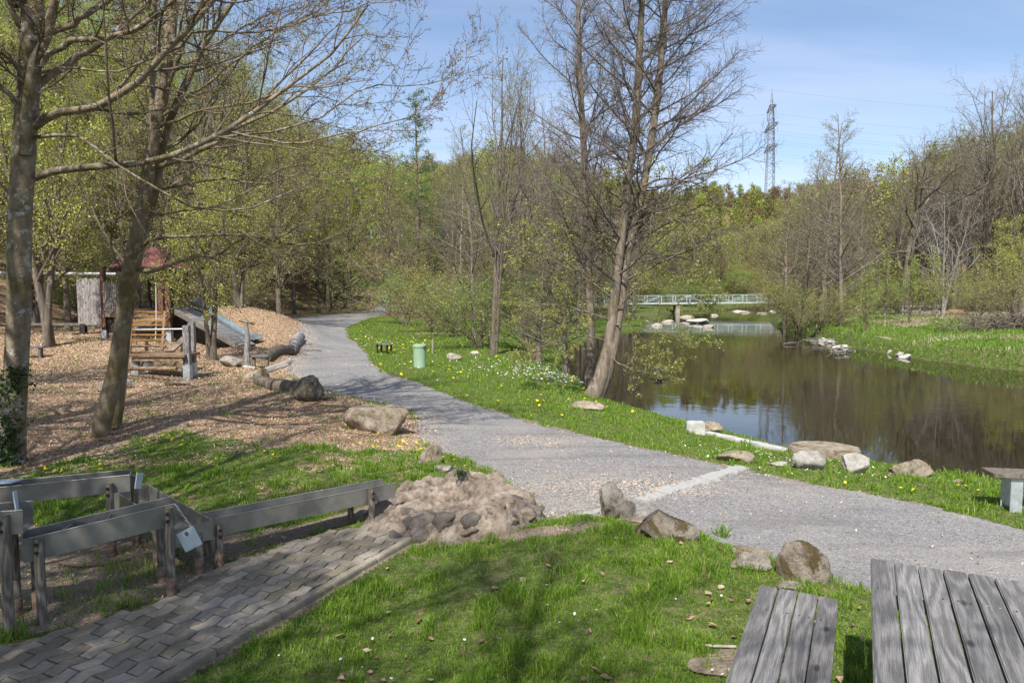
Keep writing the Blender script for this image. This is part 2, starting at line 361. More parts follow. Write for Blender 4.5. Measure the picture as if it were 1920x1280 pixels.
# ------------------------------------------------------------------ mesh helpers
def raw_mesh(name, V, quads=None, tris=None, mats=(), qm=None, tm=None, smooth=False, attrs=None, corner_col=None):
    me = bpy.data.meshes.new(name)
    V = np.asarray(V, np.float32).reshape(-1, 3)
    nq = 0 if quads is None else len(quads); ntr = 0 if tris is None else len(tris)
    me.vertices.add(len(V)); me.vertices.foreach_set("co", V.ravel())
    loops = []
    if nq: loops.append(np.asarray(quads, np.int32).ravel())
    if ntr: loops.append(np.asarray(tris, np.int32).ravel())
    L = np.concatenate(loops); me.loops.add(len(L)); me.loops.foreach_set("vertex_index", L)
    me.polygons.add(nq + ntr)
    starts = np.concatenate([np.arange(nq) * 4, nq * 4 + np.arange(ntr) * 3]).astype(np.int32)
    me.polygons.foreach_set("loop_start", starts)
    for m in mats: me.materials.append(m)
    mi = np.zeros(nq + ntr, np.int32)
    if qm is not None and nq: mi[:nq] = qm
    if tm is not None and ntr: mi[nq:] = tm
    me.polygons.foreach_set("material_index", mi)
    me.polygons.foreach_set("use_smooth", np.full(nq + ntr, smooth, bool) if isinstance(smooth, bool) else smooth)
    if attrs:
        for k, v in attrs.items():
            a = me.attributes.new(k, "FLOAT", "POINT"); a.data.foreach_set("value", np.asarray(v, np.float32))
    if corner_col is not None:
        a = me.attributes.new("hue", "FLOAT_COLOR", "POINT"); a.data.foreach_set("color", np.asarray(corner_col, np.float32).ravel())
    me.update(calc_edges=True)
    return me
def link(name, me, parent=None, loc=None):
    o = bpy.data.objects.new(name, me); COL.objects.link(o)
    if parent is not None: o.parent = parent
    if loc is not None: o.location = loc
    return o
def tag(o, label=None, cat=None, group=None, kind=None):
    if label: o["label"] = label
    if cat: o["category"] = cat
    if group: o["group"] = group
    if kind: o["kind"] = kind
    return o
def empty(name, loc, rz=0, label=None, cat=None, group=None):
    o = bpy.data.objects.new(name, None); COL.objects.link(o); o.location = loc; o.rotation_euler = (0, 0, rz); o.empty_display_size = .1
    return tag(o, label, cat, group)

class MB:
    """collects boxes / tubes / prisms into one mesh"""
    def __init__(s): s.v = []; s.f = []; s.n = 0
    def add(s, V, Fs):
        s.v.append(np.asarray(V, float)); s.f += [tuple(i + s.n for i in f) for f in Fs]; s.n += len(V); return s
    def box(s, c, size, rot=None):
        x, y, z = [q / 2 for q in size]
        V = np.array([[a, b, d] for a in (-x, x) for b in (-y, y) for d in (-z, z)], float)
        if rot is not None: V = V @ np.array(rot.to_matrix()).T if hasattr(rot, "to_matrix") else V @ np.asarray(rot).T
        V = V + np.asarray(c)
        return s.add(V, [(0, 1, 3, 2), (4, 6, 7, 5), (0, 4, 5, 1), (2, 3, 7, 6), (0, 2, 6, 4), (1, 5, 7, 3)])
    def beam(s, p, q, w, h, up=(0, 0, 1)):
        p = np.asarray(p, float); q = np.asarray(q, float); d = q - p; L = np.linalg.norm(d); d /= L
        u = np.cross(np.asarray(up, float), d)
        if np.linalg.norm(u) < 1e-4: u = np.cross([0, 1, 0], d)
        u /= np.linalg.norm(u); v = np.cross(d, u)
        V = [p + e * d * L + a * u * w / 2 + b * v * h / 2 for e in (0, 1) for a in (-1, 1) for b in (-1, 1)]
        return s.add(V, [(0, 1, 3, 2), (4, 6, 7, 5), (0, 4, 5, 1), (2, 3, 7, 6), (0, 2, 6, 4), (1, 5, 7, 3)])
    def tube(s, pts, r, n=10, jit=0):
        pts = np.asarray(pts, float); r = np.broadcast_to(r, (len(pts),)) if np.ndim(r) == 0 else np.asarray(r)
        T = np.gradient(pts, axis=0); T /= np.linalg.norm(T, axis=1)[:, None] + 1e-9
        ref = np.array([0, 0, 1.]) if abs(T[0][2]) < .9 else np.array([1., 0, 0])
        rings = []
        for i in range(len(pts)):
            u = np.cross(T[i], ref); u /= np.linalg.norm(u); v = np.cross(T[i], u)
            a = np.arange(n) * 2 * math.pi / n
            rr = r[i] * (1 + jit * (RNG.random(n) - .5))
            rings.append(pts[i] + (np.cos(a) * rr)[:, None] * u + (np.sin(a) * rr)[:, None] * v)
        V = np.concatenate(rings); Fs = []
        for i in range(len(pts) - 1):
            for j in range(n):
                k = (j + 1) % n; Fs.append((i * n + j, i * n + k, (i + 1) * n + k, (i + 1) * n + j))
        Fs.append(tuple(range(n))[::-1]); Fs.append(tuple((len(pts) - 1) * n + j for j in range(n)))
        return s.add(V, Fs)
    def build(s, name, m, parent=None, bevel=0, smooth=False, origin=None):
        me = bpy.data.meshes.new(name); V = np.concatenate(s.v)
        if origin is not None: V = V - np.asarray(origin)
        me.from_pydata([tuple(v) for v in V], [], s.f); me.materials.append(m); me.update()
        import bmesh
        bm = bmesh.new(); bm.from_mesh(me); bmesh.ops.recalc_face_normals(bm, faces=bm.faces)
        if bevel: bmesh.ops.bevel(bm, geom=[e for e in bm.edges if e.calc_face_angle(0) > .5], offset=bevel, segments=2, affect="EDGES", clamp_overlap=True)
        bm.to_mesh(me); bm.free()
        if smooth:
            me.polygons.foreach_set("use_smooth", [True] * len(me.polygons))
            me.set_sharp_from_angle(angle=R(40))
        o = link(name, me, parent, origin if (origin is not None and parent is None) else None)
        return o

# ================================================================== GROUND
STRIP = [P(a, b, .1) for a, b in [(-300, 960), (0, 890), (120, 876), (240, 838), (330, 806), (400, 820), (500, 843), (700, 850), (790, 835), (880, 870), (820, 900), (700, 925), (500, 960), (300, 985), (-100, 1010)]]
def weights(x, y):
    rag = .35 * (fbm(x * 1.6, y * 1.6, 41) - .5) + .12 * (fbm(x * 7, y * 7, 43) - .5)
    r = np.hypot(x, y)
    wid = np.clip(.18 + r * .008, .2, 1.2)
    dp = sdist(PATH, x, y) + rag; gravel = .5 - dp / wid
    dc = sdist(CHIP, x, y) + rag * 2.0; chips = .5 - dc / (wid * 1.6)
    ds = sdist(STRIP, x, y)
    chips = np.maximum(chips, np.clip(.5 - ds / .5, -.5, 1) * (.02 + .66 * fbm(x * 1.1, y * 1.1, 47)))
    dd = sdist(DIRT, x, y) + rag * .8; dirt = .5 - dd / .3
    # worn verges and bare spots
    dn = sdist(PATH, x, y); dirt = np.maximum(dirt, (1 - np.clip(np.abs(dn) / .35, 0, 1)) * (.3 + .55 * fbm(x * 2, y * 2, 51)))
    g = lambda p, rx, ry: np.exp(-((x - p[0]) / rx) ** 2 - ((y - p[1]) / ry) ** 2)
    dirt = np.maximum(dirt, 1.2 * (sdist(PAVE, x, y) < .02)); dirt = np.maximum(dirt, .95 * g(P(800, 1010, .2), .28, .18)); dirt = np.maximum(dirt, .85 * g(P(1000, 1010, .2), .8, .22)); dirt = np.maximum(dirt, .62 * g(P(1110, 1005, .2), .5, .3))
    dirt = np.maximum(dirt, .75 * g(P(1430, 1240, .3), .5, .3))
    dirt = np.maximum(dirt, .62 * g(P(800, 625), 5.0, 2.2) * (.6 + .8 * fbm(x * .3, y * 1.2, 52)))
    dirt = np.maximum(dirt, (x > 15) * (y > 24) * S(.50, .64, fbm(x * .35, y * .35, 91)) * .75 * (sdist(RIVER, x, y) > 5)); strew = 1.1 * g(P(1010, 975), .9, .45) + 1.0 * g(P(1170, 915), 1.1, .45) + .8 * g(P(1000, 825), .8, .5) + .25 * g(P(1150, 900), 3.0, 1.3) + .8 * (1 - np.clip(np.abs(sdist(CHIP, x, y)) / .7, 0, 1)) + .1
    hill = terrain(x, y)
    litter = np.maximum(S(-17.5, -21, x + .02 * y) * S(8, 20, y) * .85, S(1.6, 3.5, hill) * .8)
    litter = np.maximum(litter, S(40, 47, x - .12 * y) * S(10, 20, y) * .75)
    litter = np.maximum(litter, S(60, 75, y) * S(6, 0, x) * .62)
    litter = litter * (1 - S(.3, 1, chips)) 
    dr = sdist(RIVER, x, y)
    mud = .5 - (dr - .18 + .3 * (fbm(x * 2, y * 2, 61) - .5)) / .4
    return dict(gravel=gravel, chips=chips, dirt=dirt, litter=litter, mud=mud, strew=strew, dr=dr)

rings = np.geomspace(1.3, 640, 650)
af = np.linspace(-52, 52, 470); ab = np.linspace(52, 308, 70)[1:-1]
ang = np.radians(np.concatenate([af, ab])); na = len(ang)
X = (rings[:, None] * np.sin(ang)[None]); Y = rings[:, None] * np.cos(ang)[None]
xs, ys = X.ravel(), Y.ravel(); zs = terrain(xs, ys); W = weights(xs, ys)
# micro relief
rr_ = np.hypot(xs, ys)
zs = zs + np.where(W["chips"] > .4, .05 * (fbm(xs * 3, ys * 3, 71) - .5) * S(60, 20, rr_), 0) + .02 * (fbm(xs * 6, ys * 6, 72) - .5) * S(30, 8, rr_) * (W["gravel"] < .5)
GV = np.stack([xs, ys, zs], 1)
i, j = np.meshgrid(np.arange(len(rings) - 1), np.arange(na), indexing="ij"); j2 = (j + 1) % na
Q = np.stack([i * na + j, i * na + j2, (i + 1) * na + j2, (i + 1) * na + j], -1).reshape(-1, 4)[:, ::-1]
fw = {k: v[Q].mean(1) for k, v in W.items()}
zone = np.zeros(len(Q), int)
zone[fw["litter"] > .5] = 4; zone[fw["chips"] > .5] = 2; zone[fw["dirt"] > .5] = 0
zone[fw["gravel"] > .5] = 1; zone[fw["mud"] > .6] = 3
def submesh(name, sel, label=None):
    q = Q[sel]; u, inv = np.unique(q, return_inverse=True); q2 = inv.reshape(q.shape)
    me = raw_mesh(name, GV[u], quads=q2, mats=[M["ground"]], smooth=True, attrs={k: W[k][u] for k in ("gravel", "chips", "dirt", "litter", "mud", "strew")})
    return tag(link(name, me), label, None, None, "structure")
lawn_o = submesh("lawn", zone == 0, "green lawn and meadow with worn spots")
submesh("gravel_path", zone == 1, "grey gravel path winding up the valley")
submesh("wood_chip_ground", zone == 2, "tan wood chips covering the playground")
submesh("riverbed", zone == 3, "muddy bed and edge of the river")
submesh("forest_floor", zone == 4, "leaf littered forest floor and hillside")
# centre disc under the camera
c_ = [(0, 0, float(terrain(np.zeros(1), np.zeros(1))[0]))] + [tuple(GV[k]) for k in range(na)]
me = bpy.data.meshes.new("ground"); me.from_pydata(c_, [], [(0, 1 + (k + 1) % na, 1 + k) for k in range(na)]); me.materials.append(M["ground"])
tag(link("ground", me), "grass under the viewer", None, None, "structure")
# river
wx = np.linspace(0, 125, 60); wy = np.linspace(-12, 165, 80)
wX, wY = np.meshgrid(wx, wy, indexing="ij")
ii, jj = np.meshgrid(np.arange(59), np.arange(79), indexing="ij"); wq = np.stack([ii * 80 + jj, (ii + 1) * 80 + jj, (ii + 1) * 80 + jj + 1, ii * 80 + jj + 1], -1).reshape(-1, 4)
wd = sdist(RIVER, wX.ravel(), wY.ravel())[wq].min(1); wq = wq[wd < 4.0]
me = raw_mesh("river", np.stack([wX.ravel(), wY.ravel(), np.full(wX.size, WZ)], 1), quads=wq, mats=[M["water"]], smooth=True)
tag(link("river", me), "calm dark brown river", None, None, "structure")

# ================================================================== SCATTER
def polar(n, r0, r1, pw, half=44):
    """points with density ~ r^-(pw) per square metre"""
    k = 2 - pw; u = RNG.random(n)
    r = (r0 ** k + u * (r1 ** k - r0 ** k)) ** (1 / k); a = np.radians(RNG.uniform(-half, half, n))
    return r * np.sin(a), r * np.cos(a), r
def blades(x, y, h, w, lean=.5, zoff=-.01):
    n = len(x); z = terrain(x, y) + zoff
    a = RNG.uniform(0, 2 * np.pi, n); la = RNG.uniform(0, 2 * np.pi, n); l = RNG.random(n) * lean * h
    b = np.stack([x, y, z], 1); wv = np.stack([np.cos(a), np.sin(a), 0 * a], 1) * (w / 2)[:, None]
    lv = np.stack([np.cos(la), np.sin(la), 0 * a], 1)
    m = b + lv * (l * .35)[:, None]; m[:, 2] += h * .6
    t = b + lv * l[:, None]; t[:, 2] += h * (1 - .3 * (l / h))
    V = np.stack([b - wv, b + wv, m + wv * .75, m - wv * .75, t], 1).reshape(-1, 3)
    k = np.arange(n)[:, None] * 5
    return V, k + np.array([[0, 1, 2, 3]]), k + np.array([[3, 2, 4]])
x, y, r = polar(1350000, 1.8, 70, 1.8)
w_ = weights(x, y)
gz = terrain(x, y)
no = fbm(x * 1.2, y * 1.2, 81); no2 = fbm(x * 5, y * 5, 83, 3)
keep = np.clip((1.0 - S(.25, .6, w_["gravel"])) * (1 - .93 * S(.3, .7, w_["chips"])) * (1 - .9 * S(.35, .7, w_["dirt"])) * (1 - .93 * S(.3, .6, w_["litter"])), 0, 1)
keep *= (w_["dr"] > .12) * (sdist(PAVE, x, y) > .09) * (gz > WZ + .05)
keep *= (.5 + .9 * S(.40, .58, no2)) * (.3 + 1.0 * S(.25, .55, no))
k_ = RNG.random(len(x)) < keep
x, y, r, no, no2, drk = x[k_], y[k_], r[k_], no[k_], no2[k_], w_["dr"][k_]
tall = .75 + 1.7 * S(.56, .72, no2) + .6 * S(.5, .7, no) * S(9, 6, r) + .7 * S(1.2, .2, drk)
tall *= np.where((sdist(LAWN, x, y) > .3) & (x < 16) & (r > 7), .85, 1.0)
tall *= np.where((x > 16) & (y > 20), 1.35, 1.0) * np.where(r < 9, .8, 1)
h = RNG.uniform(.022, .072, len(x)) * tall
wd_ = .0042 * (np.maximum(r, 3.2) / 3.2) ** .95 * RNG.uniform(.7, 1.3, len(x))
V, q, t = blades(x, y, h, wd_, .85)
tag(link("grass", raw_mesh("grass", V, q, t, [M["grass"]])), "short uneven spring grass", "grass", None, "stuff")
print("grass", len(x))
# dry reeds on the far bank
x = RNG.uniform(17, 70, 140000); y = RNG.uniform(26, 75, 140000)
nn = fbm(x * .35, y * .35, 91); dr_ = sdist(RIVER, x, y)
k_ = (RNG.random(len(x)) < S(.5, .64, nn) * .9) & (dr_ > .5) & (terrain(x, y) < 2.0) & (x < 26 + y * .45)
x, y = x[k_][:60000], y[k_][:60000]
V, q, t = blades(x, y, RNG.uniform(.06, .30, len(x)), RNG.uniform(.015, .035, len(x)), 1.6)
tag(link("dry_reeds", raw_mesh("dry_reeds", V, q, t, [M["drygrass"]])), "straw coloured dry reeds on the far bank", "reeds", None, "stuff")
# wood chips
def flakes(x, y, size, asp=.4, tilt=.5, zoff=.004, zz=None):
    n = len(x); z = (terrain(x, y) if zz is None else zz) + zoff
    a = RNG.uniform(0, 2 * np.pi, n); tl = RNG.uniform(-tilt, tilt, n); t2 = RNG.uniform(-tilt, tilt, n)
    u = np.stack([np.cos(a) * np.cos(tl), np.sin(a) * np.cos(tl), np.sin(tl)], 1); v = np.stack([-np.sin(a) * np.cos(t2), np.cos(a) * np.cos(t2), np.sin(t2)], 1)
    c = np.stack([x, y, z + np.abs(np.sin(tl)) * size * .5], 1); u = u * (size / 2)[:, None]; v = v * (size / 2 * asp)[:, None]
    V = np.stack([c - u - v, c + u - v * .7, c + u * .9 + v, c - u * .8 + v], 1).reshape(-1, 3)
    return V, np.arange(n)[:, None] * 4 + np.array([[0, 1, 2, 3]])
x, y, r = polar(420000, 4, 45, 1.35)
w_ = weights(x, y)
k_ = RNG.random(len(x)) < np.clip(S(.35, .6, w_["chips"]) + .25 * w_["strew"] * (w_["gravel"] > .4) + .12 * (w_["dirt"] > .4), 0, 1) * (sdist(PAVE, x, y) > 0)
x, y, r = x[k_], y[k_], r[k_]
V, q = flakes(x, y, RNG.uniform(.010, .04, len(x)) * np.clip(r / 9, 1, 3) ** .7, .35, .6)
tag(link("wood_chips", raw_mesh("wood_chips", V, q, None, [M["chip"]])), "loose pale wood chips", "wood chips", None, "stuff")
# fallen leaves
x, y, r = polar(2600, 2.5, 16, 1.3)
w_ = weights(x, y); k_ = (w_["gravel"] < .3) & (w_["dr"] > .3) & (RNG.random(len(x)) < .12 + .5 * S(.5, .65, fbm(x * .9, y * .9, 101))) & (sdist(LAWN, x, y) < .2)
x, y = x[k_], y[k_]
n_ = len(x); sz_ = RNG.uniform(.02, .04, n_)[:, None, None]; shp = np.array([[-1, 0, .15], [-.45, .5, .3], [.3, .62, .25], [1.1, 0, .2], [.35, -.6, .35], [-.5, -.45, .1], [0, 0, -.12]])
V = np.repeat(shp[None], n_, 0) * sz_ * (1 + RNG.normal(0, .25, (n_, 7, 3))); a_ = RNG.uniform(0, 6.28, n_); b_ = RNG.normal(0, .5, n_)
V = np.stack([V[..., 0], V[..., 1] * np.cos(b_)[:, None] - V[..., 2] * np.sin(b_)[:, None], V[..., 1] * np.sin(b_)[:, None] + V[..., 2] * np.cos(b_)[:, None]], -1)
V = np.stack([V[..., 0] * np.cos(a_)[:, None] - V[..., 1] * np.sin(a_)[:, None], V[..., 0] * np.sin(a_)[:, None] + V[..., 1] * np.cos(a_)[:, None], V[..., 2]], -1) + np.stack([x, y, terrain(x, y) + .025], 1)[:, None]
V = V.reshape(-1, 3); q = None; T_l = (np.arange(n_)[:, None, None] * 7 + np.array([[6, i_, (i_ + 1) % 6] for i_ in range(6)])[None]).reshape(-1, 3)
tag(link("fallen_leaves", raw_mesh("fallen_leaves", V, None, T_l, [M["deadleaf"]])), "crumpled brown leaves lying on the lawn", "leaves", None, "stuff")
# flowers: little rosettes on stalks
def flowers(name, x, y, rad, hgt, m, label, cat):
    n = len(x); z = terrain(x, y) + hgt; Vs = []; 
    a = np.arange(6) * np.pi / 3
    ring = np.stack([np.cos(a), np.sin(a), 0 * a], 1)
    V = np.stack([x, y, z], 1)[:, None, :] + ring[None] * rad[:, None, None]
    tl = RNG.normal(0, .35, (n, 2)); V[:, :, 2] += (ring[None, :, 0] * tl[:, :1] + ring[None, :, 1] * tl[:, 1:]) * rad[:, None]
    c = np.stack([x, y, z + rad * .4], 1)[:, None, :]
    V = np.concatenate([c, V], 1).reshape(-1, 3); k = np.arange(n)[:, None, None] * 7
    T = np.array([[0, 1 + i, 1 + (i + 1) % 6] for i in range(6)])[None] + k
    # stalk
    sv, sq, st = blades(x, y, hgt * np.ones(n), np.full(n, .004), .02)
    T2 = np.concatenate([T.reshape(-1, 3), st + len(V)]); tm = np.concatenate([np.zeros(n * 6, int), np.ones(len(st), int)])
    me = raw_mesh(name, np.concatenate([V, sv]), sq + len(V), T2, [m, M["grass"]], np.ones(len(sq), int), tm)
    tag(link(name, me), label, cat, None, "stuff")
def spots(defs, per):
    X_, Y_ = [], []
    for (px, py, rx, ry, n) in defs:
        p = G(px, py); X_.append(RNG.normal(p[0], rx, n)); Y_.append(RNG.normal(p[1], ry, n))
    x = np.concatenate(X_); y = np.concatenate(Y_); w = weights(x, y)
    k = (w["gravel"] < .25) & (w["dr"] > .2) & (sdist(PAVE, x, y) > .1); return x[k], y[k]
x, y = spots([(720, 650, 1.6, 3.5, 110), (850, 690, 2.5, 2, 36), (760, 620, 3, 5, 60), (900, 720, 2.5, 2, 26), (1060, 760, 1, .8, 8), (330, 830, .7, .25, 14), (780, 850, .5, .3, 16), (850, 860, .3, .3, 14), (60, 885, .3, .15, 6), (230, 880, 1.0, .5, 8), (1590, 915, 1.2, .3, 8), (1800, 920, 1, .3, 6), (1560, 1095, .2, .1, 2), (680, 830, .8, .3, 12), (1000, 760, 1.5, 1, 16)], 1)
flowers("dandelions", x, y, RNG.uniform(.018, .028, len(x)) * np.clip(np.hypot(x, y) / 11, .9, 1.9), .07, M["yellow"], "yellow dandelion heads in the grass", "flowers")
x, y = spots([(1040, 705, 1.1, 1.3, 420), (1010, 690, 1.5, 1.5, 160), (1480, 865, .9, .5, 120), (900, 690, 3, 3, 90), (700, 640, 3, 4, 110), (600, 1130, .25, .12, 6), (1140, 1220, .8, .5, 10), (560, 1260, .4, .2, 6), (1000, 1180, .8, .4, 5), (1620, 900, 1.5, .3, 16), (1370, 840, .8, .3, 14)], 1)
flowers("daisies", x, y, RNG.uniform(.007, .013, len(x)) * np.clip(np.hypot(x, y) / 9, 1, 2.3), .05, M["white"], "white daisies dotted in the grass", "flowers")

# ================================================================== TREES
def _n(v): return v / (np.linalg.norm(v, axis=-1, keepdims=True) + 1e-9)
def grow(Pp, Rp, m, t0, t1, ratio, ang, n, wig, up, rr=.6, falloff=.5, flat=1.0, rng=RNG, minr=.0025, jit=.25, lmin=.0, minlen=.05, rk=.017):
    N, K, _ = Pp.shape
    seg = np.linalg.norm(np.diff(Pp, axis=1), axis=2); L = seg.sum(1)
    t = (np.arange(m)[None] + rng.random((N, m))) / m; t = t0 + (t1 - t0) * t
    f = t * (K - 1); i0 = np.clip(f.astype(int), 0, K - 2); fr = f - i0
    ar = np.arange(N)[:, None]
    A = Pp[ar, i0]; B = Pp[ar, i0 + 1]; pos = A + (B - A) * fr[..., None]; T = _n(B - A)
    rad = Rp[ar, i0] + (Rp[ar, i0 + 1] - Rp[ar, i0]) * fr
    ref = np.where(np.abs(T[..., 2:3]) > .9, np.array([1., 0, 0]), np.array([0, 0, 1.]))
    U = _n(np.cross(T, ref)); Vv = np.cross(T, U)
    az = np.arange(m)[None] * 2.4 + rng.random((N, 1)) * 6.28 + rng.normal(0, .5, (N, m))
    an = ang + rng.normal(0, jit, (N, m))
    side = np.cos(az)[..., None] * U + np.sin(az)[..., None] * Vv
    if flat < 1: side[..., 2] *= flat; side = _n(side)
    d = np.cos(an)[..., None] * T + np.sin(an)[..., None] * side
    ln = L[:, None] * ratio * (1 - falloff * (t - t0) / max(t1 - t0, 1e-6)) * rng.uniform(.65, 1.2, (N, m))
    ln = np.maximum(ln, minlen)
    r0 = np.minimum(rad * rr, rk * ln + .003); r0 = np.maximum(r0, minr)
    d = _n(d).reshape(-1, 3); p = pos.reshape(-1, 3); ln = ln.reshape(-1); r0 = r0.reshape(-1)
    pts = [p]
    for s in range(n - 1):
        d = _n(d + rng.normal(0, wig, d.shape) + np.array([0, 0, up]))
        p = p + d * (ln / (n - 1))[:, None]; pts.append(p)
    PP = np.stack(pts, 1); RR = r0[:, None] * np.linspace(1, .3, n)[None]
    if lmin: k = ln > lmin; PP, RR = PP[k], RR[k]
    return PP, RR
def tubes(Pp, Rp, s):
    N, K, _ = Pp.shape
    T = np.empty_like(Pp); T[:, 1:-1] = Pp[:, 2:] - Pp[:, :-2]; T[:, 0] = Pp[:, 1] - Pp[:, 0]; T[:, -1] = Pp[:, -1] - Pp[:, -2]
    T = _n(T); mT = _n(Pp[:, -1] - Pp[:, 0])
    ref = np.where(np.abs(mT[:, 2:3]) > .8, np.array([1., 0, 0]), np.array([0, 0, 1.]))[:, None, :]
    U = _n(np.cross(T, np.broadcast_to(ref, T.shape))); Vv = np.cross(T, U)
    a = np.arange(s) * 2 * np.pi / s
    V = Pp[:, :, None, :] + Rp[:, :, None, None] * (np.cos(a)[None, None, :, None] * U[:, :, None, :] + np.sin(a)[None, None, :, None] * Vv[:, :, None, :])
    b, i, j = np.meshgrid(np.arange(N), np.arange(K - 1), np.arange(s), indexing="ij"); j2 = (j + 1) % s
    o = b * K * s
    q = np.stack([o + i * s + j, o + i * s + j2, o + (i + 1) * s + j2, o + (i + 1) * s + j], -1).reshape(-1, 4)
    return V.reshape(-1, 3), q
def leaves(Pp, m, size, rng=RNG, spread=.06, t0=.2, droop=0., asp=.6):
    N, K, _ = Pp.shape
    t = t0 + (1 - t0) * rng.random((N, m)); f = t * (K - 1); i0 = np.clip(f.astype(int), 0, K - 2); fr = (f - i0)[..., None]
    ar = np.arange(N)[:, None]; c = (Pp[ar, i0] * (1 - fr) + Pp[ar, i0 + 1] * fr).reshape(-1, 3)
    n = len(c); c = c + rng.normal(0, spread, (n, 3))
    u = rng.normal(0, 1, (n, 3)); u[:, 2] = u[:, 2] * .5 - droop; u = _n(u); w = rng.normal(0, 1, (n, 3)); w[:, 2] *= .6; v = _n(np.cross(u, w))
    sz = size * rng.uniform(.6, 1.35, n)[:, None]; u = u * sz; v = v * sz * asp
    V = np.stack([c - u * .5, c + v * .5, c + u * .5, c - v * .5], 1).reshape(-1, 3)
    return V, np.arange(n)[:, None] * 4 + np.array([[0, 1, 2, 3]])
class Acc:
    def __init__(s): s.V = []; s.Q = []; s.m = []; s.n = 0
    def add(s, VQ, mi=0):
        V, q = VQ; s.V.append(V); s.Q.append(q + s.n); s.m.append(np.full(len(q), mi)); s.n += len(V)
    def mesh(s, name, mats): 
        m = np.concatenate(s.m)
        return raw_mesh(name, np.concatenate(s.V), np.concatenate(s.Q), None, mats, m, smooth=(m == 0))
def spline(pts, n):
    pts = np.asarray(pts, float); d = np.r_[0, np.cumsum(np.linalg.norm(np.diff(pts, axis=0), axis=1))]
    t = np.linspace(0, d[-1], n)
    k = len(pts); out = np.empty((n, 3))
    if k < 3:
        for c in range(3): out[:, c] = np.interp(t, d, pts[:, c])
        return out
    m = np.gradient(pts, d, axis=0)
    i = np.clip(np.searchsorted(d, t, "right") - 1, 0, k - 2); h = (d[i + 1] - d[i]); s = ((t - d[i]) / h)[:, None]; h = h[:, None]
    return (2 * s**3 - 3 * s**2 + 1) * pts[i] + (s**3 - 2 * s**2 + s) * h * m[i] + (-2 * s**3 + 3 * s**2) * pts[i + 1] + (s**3 - s**2) * h * m[i + 1]
def flare(rad, k=.55, n=3):
    rad = rad.copy()
    for i in range(n): rad[i] *= 1 + k * (1 - i / n) ** 2
    return rad

